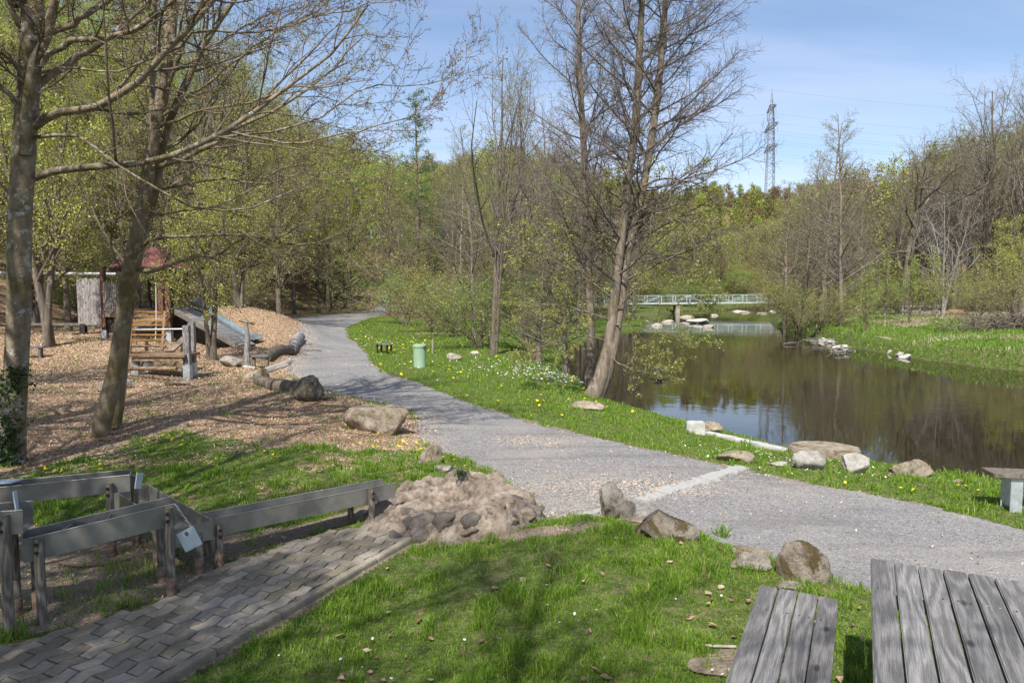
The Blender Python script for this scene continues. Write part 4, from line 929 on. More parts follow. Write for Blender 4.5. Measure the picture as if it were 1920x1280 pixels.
GROUPS = {
 "left": ("leafing trees on the wooded slope behind the playground", "slim leafing tree in the wood on the slope behind the playground", ["leafy0", "leafy1", "leafy0", "leafy1", "horn0", "broad1", "fresh0"]),
 "mid": ("trees in the wood at the end of the path", "tree in the wood beyond the end of the path", ["leafy0", "multi0", "broad1", "alder0", "leafy1", "fresh0"]),
 "right": ("bare trees in the wood behind the far meadow", "bare tree in the wood behind the far meadow", ["broad0", "broad1", "multi0", "alder1", "broad1", "alder0"]),
 "back": ("trees on the slope beyond the footbridge", "tree on the slope beyond the footbridge", ["multi0", "leafy0", "broad1", "alder1", "leafy1", "fresh0"])}
TINT = {"leafy": [(1, 1, 1), (.85, 1, .8), (1.1, 1, .9)], "fresh": [(1, 1, 1), (.8, .95, .8)], "other": [(1, 1, 1), (1.15, .9, .8), (.9, 1, .85)]}
cnt = 0
for it in range(9000):
    a = math.radians(g.uniform(-44, 41)); D = g.uniform(24, 112); x = D * math.tan(a); y = D
    px = 960 + F * x / y
    if cnt >= 230: break
    if not woodmask(x, y): continue
    md = 2.6 + D * .022
    if any((x - q[0]) ** 2 + (y - q[1]) ** 2 < md * md for q in placed): continue
    placed.append((x, y)); cnt += 1
    rg = "left" if px < 620 else "mid" if px < 1190 else "back" if px < 1480 else "right"
    grp, lab, ks = GROUPS[rg]; key = ks[g.integers(len(ks))]
    z = tz(x, y); H = skyH(px, D, z, g)
    if key == "horn0": H = min(H, 9)
    tn = TINT.get(key.rstrip("0123456789"), TINT["other"]); c = tn[g.integers(len(tn))]
    plant(key, px, D, H, lab, "tree", grp, "woodland_tree", c, g.uniform(0, 6.28), g.uniform(.85, 1.15))
print("forest trees", cnt)
# undergrowth shrubs along the wood edge
for it in range(60):
    px = g.uniform(-60, 1000) if it < 34 else g.uniform(1500, 1950)
    D = g.uniform(36, 60) if px < 620 else g.uniform(60, 85)
    x = D * (px - 960) / F
    if not woodmask(x, D): continue
    plant("shrub%d" % (it % 2), px, D, g.uniform(2.0, 3.8), "leafy bush in the undergrowth at the foot of the woods", "bush", "bushes at the foot of the woods", "bush", [(.8, 1.2, .7), (1, 1, 1), (.7, 1, .6)][it % 3], g.uniform(0, 6), 1.3)

for it in range(70):
    px = g.uniform(1180, 1500); D = g.uniform(121, 150); x = D * (px - 960) / F
    if float(sdist(RIVER, np.array([x]), np.array([D]))[0]) < 1.5: continue
    plant("shrub%d" % (it % 2), px, D, g.uniform(2.5, 5.0), "bushy growth on the slope right behind the footbridge", "bush", "bushes on the slope behind the footbridge", "bush", [(.8, 1.2, .7), (1.1, 1, .9), (.8, 1, .6)][it % 3], g.uniform(0, 6), 1.4)

# ---- far woods: one mass
def far_proto(seed, kind):
    g_ = np.random.default_rng(seed); H = 1.0; K = 6
    z = np.linspace(0, 1, K); pth = np.zeros((1, K, 3)); pth[0, :, 2] = z; pth[0, :, :2] = np.cumsum(g_.normal(0, .008, (K, 2)), 0)
    R0 = (.012 * (1 - z * .85))[None]
    nb = 26 if kind != "conifer" else 60
    P1, R1 = grow(pth, R0, nb, .15, .98, .36 if kind != "conifer" else .2, .75 if kind != "conifer" else 1.3, 4, .12, .06 if kind != "conifer" else 0, .5, .5 if kind != "conifer" else .8, rng=g_, minr=.0022)
    P2, R2 = grow(P1, R1, 6, .2, 1, .45, .75, 3, .15, .03, .6, .4, 1, g_, minr=.0016); P3, R3 = grow(P2, R2, 4, .2, 1, .5, .7, 2, .15, 0, .6, .4, 1, g_, minr=.0012)
    A = Acc(); A.add(tubes(pth, R0, 5)); A.add(tubes(P1, R1, 3)); A.add(tubes(P2, R2, 3)); A.add(tubes(P3, np.maximum(R3, .0012), 3))
    nw = A.n; A.add(leaves(P3, 4 if kind != "conifer" else 9, .017, g_, .012), 1)
    return np.concatenate(A.V), np.concatenate(A.Q), nw
FP = [far_proto(41, "b"), far_proto(42, "b"), far_proto(43, "b"), far_proto(44, "conifer")]
Vs, Qs, Cs, off, nt_, pts = [], [], [], 0, 0, []
LC = np.array([[.26, .27, .07], [.34, .37, .08], [.27, .21, .11], [.36, .45, .07], [.25, .24, .09], [.29, .24, .13], [.29, .31, .09]])
for it in range(20000):
    if nt_ >= 620: break
    a = math.radians(g.uniform(-46, 46)); D = math.sqrt(g.uniform(75 ** 2, 250 ** 2)); x = D * math.tan(a); y = D; px = 960 + F * x / y
    if x < -110 or x > 170 or not woodmask(x, y) or (D < 112 and px > 620 and px < 1480 and D < 95): continue
    md = 2.6 + D * .011
    if any((x - q[0]) ** 2 + (y - q[1]) ** 2 < md * md for q in pts): continue
    if D < 112 and any((x - q[0]) ** 2 + (y - q[1]) ** 2 < 9 for q in placed): continue
    pts.append((x, y)); nt_ += 1
    k = g.integers(0, 3) if g.random() > .02 else 3
    V, q, nw = FP[k]; z = tz(x, y); H = skyH(px, D, z, g, .8); H = min(max(H, 7.5), 21)
    wi = g.uniform(.85, 1.3) * (H if k != 3 else H * .9); t = g.uniform(0, 6.28); c, s = math.cos(t), math.sin(t)
    VV = np.stack([(V[:, 0] * c - V[:, 1] * s) * wi + x, (V[:, 0] * s + V[:, 1] * c) * wi + y, V[:, 2] * H + z - .2], 1)
    col = np.ones((len(V), 4), np.float32); col[:nw, :3] = np.array([.24, .20, .16]) * g.uniform(.8, 1.3)
    lc = LC[g.integers(len(LC))] if k != 3 else np.array([.10, .14, .06]); col[nw:, :3] = lc * g.uniform(.85, 1.15)
    Vs.append(VV); Qs.append(q + off); Cs.append(col); off += len(V)
FQ = []
for sd_ in (51, 52, 53):
    g_ = np.random.default_rng(sd_); zz_ = np.linspace(0, 1, 5); pth = np.zeros((1, 5, 3)); pth[0, :, 2] = zz_; R0 = (.016 * (1 - zz_ * .8))[None]
    P1, R1 = grow(pth, R0, 22, .12, .98, .38, .75, 4, .12, .06, .5, .5, rng=g_, minr=.006); P2, R2 = grow(P1, R1, 6, .2, 1, .5, .75, 3, .15, .03, .6, .4, 1, g_, minr=.004)
    A = Acc(); A.add(tubes(pth, R0, 4)); A.add(tubes(P1, R1, 3)); A.add(tubes(P2, R2, 3)); nw = A.n; A.add(leaves(P2, 9, .045, g_, .03), 1); FQ.append((np.concatenate(A.V), np.concatenate(A.Q), nw))
nf = 0; fp = []
for it in range(30000):
    if nf >= 460: break
    y = math.sqrt(g.uniform(255 ** 2, 450 ** 2)); x = y * g.uniform(.10, .56)
    if any((x - q[0]) ** 2 + (y - q[1]) ** 2 < 36 for q in fp): continue
    fp.append((x, y)); nf += 1; V, q, nw = FQ[g.integers(3)]; z = tz(x, y); H = g.uniform(8.5, 14); wi = H * g.uniform(.9, 1.3); t = g.uniform(0, 6.28); c, s = math.cos(t), math.sin(t)
    VV = np.stack([(V[:, 0] * c - V[:, 1] * s) * wi + x, (V[:, 0] * s + V[:, 1] * c) * wi + y, V[:, 2] * H + z - .2], 1)
    col = np.ones((len(V), 4), np.float32); col[:nw, :3] = np.array([.24, .20, .16]) * g.uniform(.8, 1.3); col[nw:, :3] = LC[g.integers(len(LC))] * g.uniform(.85, 1.15); Vs.append(VV); Qs.append(q + off); Cs.append(col); off += len(V)
me = raw_mesh("far_woods", np.concatenate(Vs), np.concatenate(Qs), None, [M["far_leaf"]], corner_col=np.concatenate(Cs))
tag(link("far_woods", me), "distant mixed woods in early leaf covering the hills", "woods", None, "stuff")
print("far trees", nt_, "faces", len(me.polygons))
# ---- trees behind the viewer that shade the corner
for k, (x, y, H, key, sc_) in enumerate([(-5.0, -1.2, 12, "leafy0", 1.15), (-8.4, .6, 13, "leafy1", 1.1), (-1.6, -2.6, 12, "leafy1", .9), (-12.5, 3.5, 14, "broad0", 1.2), (-5.0, -4.5, 14, "broad1", 1.1), (-3.3, -2.8, 11, "horn0", .8), (-16, 8, 14, "leafy0", 1.0), (-10.5, 4.2, 13, "leafy1", 1.0), (-9.0, -2.5, 13, "broad1", 1.2), (-7.7, 5.6, 13, "broad1", .9), (-9.8, 8.3, 14, "broad0", 1.0), (-13.4, 11.6, 14, "leafy0", 1.0), (-5.9, 2.9, 12, "multi0", .9), (-14.5, 9.0, 14, "broad1", 1.2)]):
    if True:
        put(PR[key], (x, y, tz(x, y)), k * 1.7, H / HT[key.rstrip("0123456789")] * sc_, "tree shading the paved corner from outside the frame", "tree", "trees outside the frame", "shade_tree", sz=1 / sc_)

# ================================================================== OBJECTS
def v3(a): return np.asarray(a, float)
def carve(bm, wm, dy, h, seed, cuts=6, sink=.25, rough=.1, top=None):
    g_ = random.Random(seed); pl = []
    for k in range(cuts + 4):
        n = Vector((g_.gauss(0, 1), g_.gauss(0, 1), g_.gauss(0, .8))).normalized(); pl.append((n, g_.uniform(.50, .82)))
    if top is not None: pl.append((Vector((g_.uniform(-.15, .15), g_.uniform(-.1, .1), 1)).normalized(), top))
    o3 = Vector((seed * 3.1, seed * 1.7, seed * .9))
    for v in bm.verts:
        c = v.co.copy()
        for n, d in pl:
            t = c.dot(n) - d
            if t > 0: c -= n * t * .96
        dd = mnoise.fractal(c * 1.6 + o3, 1.0, 2.0, 4) * rough * 1.1 + mnoise.fractal(c * 7 + o3, .7, 2.1, 5) * rough * .5 - abs(mnoise.noise(c * 3.1 + o3)) * rough * .5
        c += v.normal * dd; v.co = Vector((c.x * wm / 2, c.y * wm / 2 * dy, (c.z * .5 + .5 - sink) * h / (1 - sink)))
def rock(px, py, wpx, h, m, label, seed, dy=.7, rz=0., cuts=6, sink=.25, name="boulder", sub=4, group=None, rough=.10, p=None, cat="boulder", flatx=0, w=None, top=None):
    q = v3(p) if p is not None else G(px, py); D = q[1]; wm = w or wpx * D / F
    import bmesh
    bm = bmesh.new(); bmesh.ops.create_icosphere(bm, subdivisions=sub, radius=1.0)
    carve(bm, wm, dy, h, seed, cuts, sink, rough, top)
    me = bpy.data.meshes.new(name); bm.to_mesh(me); bm.free(); me.materials.append(M[m]); me.polygons.foreach_set("use_smooth", [True] * len(me.polygons))
    o = link(name, me); o.location = (q[0], q[1] + wm * dy * .25, tz(q[0], q[1]) if p is None else q[2]); o.rotation_euler = (0, 0, rz)
    return tag(o, label, cat, group)

rock(708, 812, 136, .62, "rock_tan", "big flat topped boulder at the edge of the wood chips beside the path", 3, .75, .2, 7, .2, top=.55, rough=.07)
rock(577, 751, 74, .62, "rock_dark", "round dark split boulder at the end of the log row by the path", 5, .9, 0, 5, .15)
rock(617, 752, 40, .16, "rock_dark", "low dark stone at the foot of the round split boulder", 6, .8)
rock(487, 712, 46, .34, "rock_moss", "dark wedge stone leaning under the tilted slab", 7, .6)
rock(433, 688, 46, .42, "rock", "rough grey boulder between the hornbeam and the leaning post", 8, .8)
rock(805, 868, 62, .30, "rock_tan", "tan boulder in the grass between big boulder and mortared rock", 9, .7, .5, 6, .3)
rock(835, 884, 52, .09, "rock", "flat stone in the grass beside the mortared rock", 10, .5, -.4)
rock(1150, 974, 74, .42, "rock", "pointed lichen covered boulder at the edge of the lawn", 12, .8, .3, 4, .2, rough=.12)
rock(1178, 978, 42, .24, "rock", "dark broken stone leaning against the pointed boulder", 13, .9, .9, 5)
rock(1255, 1008, 132, .25, "rock_moss", "wide low boulder with rusty moss between lawn and gravel", 14, .6, -.25, 2, .42)
rock(1200, 985, 90, .08, "rock_tan", "flat buried stone beside the wide low boulder", 15, .5, 0)
rock(1415, 1048, 80, .10, "rock_tan", "low brown stone half sunk between lawn and gravel", 16, .5, -.4)
rock(1415, 1068, 92, .13, "rock", "pale flat stone in the grass left of the mossy boulder", 17, .5, -.15, 6, .3)
rock(1512, 1088, 96, .30, "rock_moss", "rust brown mossy boulder nearest to the picnic bench", 18, .75, -.6, 1, .35)
rock(1490, 1110, 60, .08, "rock", "small flat stone in the grass below the mossy boulder", 19, .5)
rock(1345, 1262, 110, .07, "rock_tan", "square flat stone in the lawn beside the picnic bench", 20, .7, .1, 4, .4, top=.3)
rock(1380, 866, 76, .20, "rock_tan", "tan slanting boulder at the end of the concrete strip", 21, .6, -.5, 6, .3)
rock(1520, 879, 78, .34, "rock_pale", "pale grey boulder in front of the round stone slab", 22, .7, .4, 6, .2)
rock(1462, 874, 50, .07, "rock_pale", "thin pale stone left of the pale grey boulder", 23, .4)
rock(1607, 887, 66, .28, "rock_pale", "whitish boulder on the bank right of the round slab", 24, .7, -.2, 5, .2, rough=.06)
rock(1712, 893, 88, .24, "rock_tan", "low brown boulder on the bank furthest right", 25, .7, 0, 4, .35)
rock(1800, 905, 24, .06, "rock_tan", "small stone in the bank grass near the plank bench", 26, .7)
rock(1303, 794, 60, .34, "rock", "pointed rock at the water's edge behind the square block", 27, .8, 0, 4, .2)
rock(1335, 812, 56, .22, "rock_tan", "flat tan rock between the square block and the water", 28, .7, -.5, 6, .2)
rock(1100, 768, 78, .18, "rock_tan", "flat grey boulder in the grass below the alder", 29, .6, -.2, 5, .35)
rock(1126, 768, 18, .08, "rock_pale", "small pale stone beside the flat boulder below the alder", 30)
rock(851, 676, 28, .36, "rock", "brown boulder standing alone on the lawn behind the green bin", 31, .7)
rock(890, 664, 30, .14, "rock_pale", "low pale stone on the lawn behind the brown boulder", 32, .6)
rock(197, 735, 46, .26, "rock", "dark stone in the wood chips behind the leaning tree", 33, .7)
rock(236, 728, 22, .22, "rock", "small stone under the left leg of the climbing platform", 34, .8)
rock(325, 722, 72, .12, "rock_moss", "flat mossy stone under the climbing platform post", 35, .6)
rock(0, 0, 0, .55, "rock", "rock standing alone in the river near the alder", 36, .6, p=P(1236, 702, WZ) - v3([0, 0, .12]), w=.36, cat="rock")
rock(0, 0, 0, .5, "rock_pale", "pale rock on the river shoal below the bridge middle", 37, .7, p=P(1316, 606, WZ), w=3.0, cat="rock")
for k, (a, c, wm) in enumerate([(1210, 606, 1.2), (1255, 604, 1.8), (1290, 595, 2.4), (1200, 614, 1.3), (1232, 611, 1.6), (1340, 592, 1.4), (1385, 584, 3.2), (1400, 586, 2.0), (1330, 614, 1.5), (1165, 618, 1.4), (1285, 608, 1.2), (1430, 588, 2.4), (1455, 584, 2.2)]):
    rock(0, 0, 0, .40, "rock" if k % 3 else "rock_pale", "pale rock breaking the water near the footbridge", 50 + k, .7, p=P(a, c, WZ) - v3([0, 0, .12]), w=wm, sub=3, group="pale rocks in the shallow water near the footbridge", name="river_rock", cat="rock")
for k, (a, c, wm) in enumerate([(1572, 655, .7), (1585, 652, .6), (1560, 643, .9), (1548, 640, .8), (1690, 668, .6), (1700, 672, .7), (1672, 664, .5)]):
    rock(0, 0, 0, .3, "rock_pale", "pale stone at the waterline of the far bank", 70 + k, .7, p=P(a, c, WZ) - v3([0, 0, .05]), w=wm, sub=3, group="pale stones along the far waterline", name="bank_stone", cat="stone")

# round slab, square block, long water edge wall
q = G(1552, 860); mb = MB(); n = 28
a = np.arange(n) * 2 * math.pi / n; rx = .56 * (1 + .03 * RNG.normal(size=n))
mb.add(np.concatenate([np.stack([np.cos(a) * rx, np.sin(a) * rx * .9, 0 * a - .15], 1), np.stack([np.cos(a) * rx, np.sin(a) * rx * .9, 0 * a + .06], 1)]), [tuple(range(n, 2 * n)), tuple(range(n))[::-1]] + [(i, (i + 1) % n, n + (i + 1) % n, n + i) for i in range(n)])
o = mb.build("round_slab", M["rock_tan"], None, .02); o.location = (q[0] + .05, q[1] + .25, q[2] + .08); tag(o, "round flat stone slab at the water's edge", "stone slab")
q = G(1306, 814); mb = MB(); mb.box((0, 0, .08), (.34, .2, .3)); o = mb.build("stone_block", M["concrete"], None, .02); o.location = (q[0], q[1] + .1, q[2]); o.rotation_euler = (0, 0, -.1); tag(o, "square pale stone block at the top end of the water wall", "stone block")
wa, wb = P(1322, 813, -.12), P(1503, 853, -.12); mb = MB()
pts = [wa + (wb - wa) * t for t in np.linspace(0, 1, 7)]
for i in range(6):
    d_ = (pts[i + 1] - pts[i]); mb.beam(pts[i] + d_ * .006 + [0, 0, -.2], pts[i + 1] - d_ * .006 + [0, 0, -.2 + .01 * (i % 2)], .22, .5)
o = mb.build("water_edge_wall", M["concrete"], None, .015); tag(o, "long pale stone edging wall between grass and river", "edging wall")
# broken concrete strip across the gravel
def strip(a, c, wid, seed):
    g_ = np.random.default_rng(seed); A_, B_ = G(*a), G(*c); d_ = B_ - A_; L = np.hypot(d_[0], d_[1]); d_ = d_ / L; nrm = v3([-d_[1], d_[0], 0]); mb = MB(); t = 0
    while t < L - .1:
        l = min(g_.uniform(.4, 1.0), L - t); w0 = wid * g_.uniform(.75, 1.15)
        m_ = 12; uu = np.concatenate([np.linspace(0, 1, m_), np.linspace(1, 0, m_)]); s_ = np.r_[np.ones(m_), -np.ones(m_)]
        pp = A_[:2] + np.outer(t + .01 + uu * (l - .02), d_[:2]) + np.outer(s_ * w0 / 2 + g_.normal(0, wid * .12, 2 * m_), nrm[:2]); z = terrain(pp[:, 0], pp[:, 1]).mean()
        mb.add(np.concatenate([np.c_[pp, np.full(2 * m_, z + .028)], np.c_[pp, np.full(2 * m_, z - .1)]]), [tuple(range(2 * m_))[::-1], tuple(range(2 * m_, 4 * m_))] + [(i, (i + 1) % (2 * m_), 2 * m_ + (i + 1) % (2 * m_), 2 * m_ + i) for i in range(2 * m_)])
        t += l
    return mb
mb = strip((1200, 940), (1392, 876), .22, 3); o = mb.build("concrete_strip", M["strip"]); tag(o, "pale worn concrete strip crossing the gravel path", "strip")
mb = strip((1085, 968), (1135, 958), .10, 4); o = mb.build("concrete_strip", M["strip"]); tag(o, "short concrete remnant left of the pointed boulder", "strip")

# mortared rock with channels
fx0, fy0 = P(722, 925, .25)[0] + .0, 0
cx, cy = -.62, 7.55; SX, SY = 1.02, .98
nx, ny = 230, 200; gx, gy = np.meshgrid(np.linspace(-1.12, 1.12, nx), np.linspace(-1.1, 1.1, ny), indexing="ij")
lx, ly = gx.ravel() * SX, gy.ravel() * SY
rr = np.hypot(lx / SX, ly / SY) + .16 * (fbm(lx * 2 + 5, ly * 2, 201) - .5)
prof = (S(1.02, .72, rr) ** .8) * (.13 + .11 * S(-.1, .5, lx) + .07 * S(-.2, .7, ly) - .05 * S(.2, -.9, lx))
vor = np.array([mnoise.voronoi(Vector((a_ * 4.2, b_ * 4.2, 1.3)))[0] for a_, b_ in zip(lx, ly)])
cob = np.clip(vor[:, 1] - vor[:, 0], 0, .24)
chan = np.exp(-((ly + .05 - .45 * (lx + .2) - .06 * np.sin(lx * 5)) / .10) ** 2) * S(1.0, .5, rr) + .8 * np.exp(-((ly - .28 - .25 * lx) / .07) ** 2) * S(1.0, .5, rr) * S(.9, .2, lx)
zz = prof + (cob * .08) * S(1.02, .85, rr) - .13 * np.clip(chan, 0, 1) + .07 * (fbm(lx * 9, ly * 9, 202, 5) - .5) * S(1.05, .9, rr)
knob = .12 * np.exp(-((lx - .15) / .24) ** 2 - ((ly - .62) / .16) ** 2) + .05 * np.exp(-((lx - .5) / .22) ** 2 - ((ly - .45) / .2) ** 2) + .10 * np.exp(-((lx + .62) / .12) ** 2 - ((ly - .42) / .1) ** 2) + .10 * np.exp(-((lx + .35) / .1) ** 2 - ((ly - .55) / .1) ** 2)
zz = zz + knob * .8 + (.05 * (1 - np.abs(2 * fbm(lx * 4, ly * 4, 210, 4) - 1) * 2.2) + .035 * (fbm(lx * 22, ly * 22, 211, 4) - .5)) * S(1.05, .9, rr)
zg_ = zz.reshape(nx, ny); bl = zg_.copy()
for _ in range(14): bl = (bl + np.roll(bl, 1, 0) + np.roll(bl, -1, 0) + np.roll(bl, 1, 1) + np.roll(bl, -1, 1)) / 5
cav_shade = np.clip((bl - zg_).ravel() * 60, 0, 1)  # mask of hollows, used to paint shade into the rock colour
base = terrain(lx + cx, ly + cy); zz = np.where(rr > 1.03, -.2, zz)
ii, jj = np.meshgrid(np.arange(nx - 1), np.arange(ny - 1), indexing="ij"); qf = np.stack([ii * ny + jj, (ii + 1) * ny + jj, (ii + 1) * ny + jj + 1, ii * ny + jj + 1], -1).reshape(-1, 4)
qf = qf[(rr[qf].min(1) < 1.06)]
feat, nt = mat("mortared_rock"); b = NB(nt); tc = b.n("ShaderNodeTexCoord").outputs["Object"]
f = b.noise(tc, 7, 9, .72); f2 = b.noise(tc, 70, 6, .8); ca = b.n("ShaderNodeAttribute", attribute_name="cobble").outputs["Fac"]
mort = b.ramp(f, [(.33, (.14, .105, .08)), (.5, (.31, .25, .195)), (.66, (.48, .41, .335))]); stn = b.ramp(b.math("ADD", b.math("MULTIPLY", f, .5), b.math("MULTIPLY", f2, .5)), [(.36, (.055, .05, .045)), (.52, (.16, .14, .12)), (.68, (.30, .26, .22))])
nz = b.n("ShaderNodeSeparateXYZ", i_Vector=b.n("ShaderNodeNewGeometry").outputs["Normal"]).outputs[2]
cc_ = b.mix(b.math("MULTIPLY", S_node(b, b.math("ADD", ca, b.math("MULTIPLY", b.math("SUBTRACT", f, .5), .5)), .3, .8), .85), mort, stn)
cc_ = b.mix(b.math("MULTIPLY", S_node(b, b.noise(tc, 5, 6, .7), .60, .68), .6), cc_, (.09, .075, .02))
cc_ = b.mix(b.math("MULTIPLY", b.n("ShaderNodeAttribute", attribute_name="crevice_shade").outputs["Fac"], .75), cc_, (.045, .038, .025)); b.out(cc_, .92, b.math("ADD", f, b.math("MULTIPLY", f2, .4)), 1.0, .05, 0, .2)  # dirt-toned shade painted into hollows and stone feet to deepen the relief
import bmesh
CV = [cav_shade]; SV, SQ, ST, SA = [np.stack([lx, ly, zz + base], 1)], qf, [], [cob * 0 - .2]; off = len(lx); g_ = np.random.default_rng(77)
zf2 = lambda a_, b_: float(zz[int(np.clip((a_ / SX + 1.12) / 2.24 * (nx - 1), 0, nx - 1)) * ny + int(np.clip((b_ / SY + 1.1) / 2.2 * (ny - 1), 0, ny - 1))])
spec = [(.36, .36, .80, .30), (.66, .06, .46, .20), (.0, .58, .38, .20)]
for k in range(40):
    an_ = g_.uniform(math.pi * .95, math.pi * 2.1) if k < 42 else g_.uniform(0, 6.28); ra = g_.uniform(.55, .93) if k < 42 else g_.uniform(.1, .9); s_ = g_.uniform(.18, .38) if k < 42 else g_.uniform(.12, .26)
    a_, b_ = math.cos(an_) * ra * SX, math.sin(an_) * ra * SY
    if a_ < -.3: s_ *= .75
    if abs(b_ + .05 - .45 * (a_ + .2)) < .12: continue
    spec.append((a_, b_, s_, s_ * g_.uniform(.26, .42)))
for k, (a_, b_, s_, h_) in enumerate(spec):
    bm = bmesh.new(); bmesh.ops.create_icosphere(bm, subdivisions=4 if s_ > .3 else 3, radius=1.0); carve(bm, s_, g_.uniform(.7, 1), h_, 300 + k, 6, .5, .10)
    bm.verts.ensure_lookup_table(); t = g_.uniform(0, 6.28) if s_ < .3 else .2; V = np.array([v.co[:] for v in bm.verts]); ct, st_ = math.cos(t), math.sin(t)
    V = np.stack([V[:, 0] * ct - V[:, 1] * st_ + a_, V[:, 0] * st_ + V[:, 1] * ct + b_, V[:, 2] + zf2(a_, b_) + tz(a_ + cx, b_ + cy) - (.045 if s_ < .39 and h_ < s_ * .52 else .10)], 1)
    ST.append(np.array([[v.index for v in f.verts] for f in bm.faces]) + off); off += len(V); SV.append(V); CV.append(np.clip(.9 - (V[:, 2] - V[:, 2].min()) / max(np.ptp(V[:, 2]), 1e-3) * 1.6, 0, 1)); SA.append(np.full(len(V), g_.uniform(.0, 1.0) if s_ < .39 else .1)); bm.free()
me = raw_mesh("rock_cascade", np.concatenate(SV), SQ, np.concatenate(ST), [feat], smooth=True, attrs={"cobble": np.concatenate(SA), "crevice_shade": np.concatenate(CV)})
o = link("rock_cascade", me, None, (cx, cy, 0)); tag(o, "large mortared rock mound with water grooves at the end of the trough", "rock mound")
# a little herb tuft growing on it
def tuft(x, y, z, n, h, sp, m, name, label, cat):
    xx = x + RNG.normal(0, sp, n); yy = y + RNG.normal(0, sp, n); V, q_, t_ = blades(xx, yy, RNG.uniform(.5, 1, n) * h, np.full(n, .012), 1.0)
    V[:, 2] += z; o = link(name, raw_mesh(name, V, q_, t_, [M[m]])); return tag(o, label, cat)
tuft(cx + .02, cy + .45, .38, 60, .12, .035, "ivy", "herb", "small green herb growing on top of the mortared rock", "herb")
q = G(648 / 1, 1000); 
q = G(818, 1002); tuft(q[0], q[1], 0, 60, .16, .05, "grass", "herb", "weed with a yellow flower at the corner of the kerb", "herb")
q = G(1355, 1005); tuft(q[0], q[1], 0, 40, .22, .05, "grass", "grass_tuft", "tall grass tuft right of the wide low boulder", "tuft")
q = G(1295, 1240); 

# paving
Kp = [P(a_, c_, .2) for a_, c_ in [(832, 974), (700, 1052), (565, 1132), (430, 1206), (285, 1285)]]
ku = (Kp[-1] - Kp[0])[:2]; ku /= np.linalg.norm(ku); kv = v3([ku[1], -ku[0]])
if kv[0] > 0: kv = -kv
pz = .15; PL, PW = .235, .118; mb = MB()
g_ = np.random.default_rng(9)
for iu in range(-3, 34):
    for iv in range(0, 30):
        u0 = iu * PL + (PL / 2 if iv % 2 else 0); v0 = .16 + iv * PW
        c0 = Kp[0][:2] + ku * (u0 + PL / 2) + kv * v0
        s_ = float(sdist(PAVE, c0[:1], c0[1:2])[0])
        if s_ > -.03: continue
        gp = .0055; wave = lambda t: .010 * (4 * abs((t % 1) - .5) - 1) + .007 * math.cos(2 * math.pi * t)   # t in paver lengths
        top = [(u0 + gp + (PL - 2 * gp) * t, v0 + PW / 2 - gp + wave((u0 + PL * t) / PL)) for t in np.linspace(0, 1, 9)]
        bot = [(u0 + gp + (PL - 2 * gp) * t, v0 - PW / 2 + gp + wave((u0 + PL * t) / PL)) for t in np.linspace(1, 0, 9)]
        pp = [Kp[0][:2] + ku * a_ + kv * b_ for a_, b_ in top + bot]; n = len(pp)
        tilt = g_.normal(0, .007, 2); dz = g_.normal(0, .0018); c1 = np.mean(pp, 0)
        pp = [p_ + g_.normal(0, .0022, 2) for p_ in pp]; zt = [pz + .03 + dz + float((p_ - c1) @ tilt) for p_ in pp]
        ins = [c1 + (p_ - c1) * .955 for p_ in pp]
        mb.add([(*p_, z_ + .004) for p_, z_ in zip(ins, zt)] + [(*p_, z_) for p_, z_ in zip(pp, zt)] + [(*p_, pz - .03) for p_ in pp], [tuple(range(n))] + [(i, n + i, n + (i + 1) % n, (i + 1) % n) for i in range(n)] + [(n + i, 2 * n + i, 2 * n + (i + 1) % n, n + (i + 1) % n) for i in range(n)])
m, nt = mat("grey_pavers"); b = NB(nt); tc = b.n("ShaderNodeTexCoord").outputs["Object"]; ri = b.n("ShaderNodeNewGeometry").outputs["Random Per Island"]
f = b.noise(tc, 30, 6, .7); f2 = b.noise(tc, 2.0, 5)
c = b.ramp(b.math("ADD", b.math("MULTIPLY", f, .6), b.math("MULTIPLY", ri, .35)), [(.25, (.18, .15, .115)), (.5, (.30, .26, .205)), (.75, (.42, .37, .30))]); c = b.mix(b.math("MULTIPLY", S_node(b, f2, .42, .62), .5), c, (.11, .10, .06)); c = b.mix(b.math("MULTIPLY", S_node(b, b.noise(tc, 16, 6, .8), .60, .68), .6), c, (.09, .10, .03))
b.out(c, .9, f, .5, .006, 0, .25); M["pavers"] = m
o = mb.build("paved_area", m); tag(o, None, None, None, "structure")
mb = MB()
for i in range(9):
    s0, s1 = i * .6 - .02, i * .6 + .575; p0 = Kp[0][:2] + ku * s0 + kv * .03; p1 = Kp[0][:2] + ku * s1 + kv * .03
    mb.beam((*p0, pz - .09 + .004 * (i % 3)), (*p1, pz - .09 + .003 * ((i + 1) % 2)), .085, .27)
o = mb.build("kerb", M["concrete"] if 0 else m, None, .008); tag(o, None, None, None, "structure")

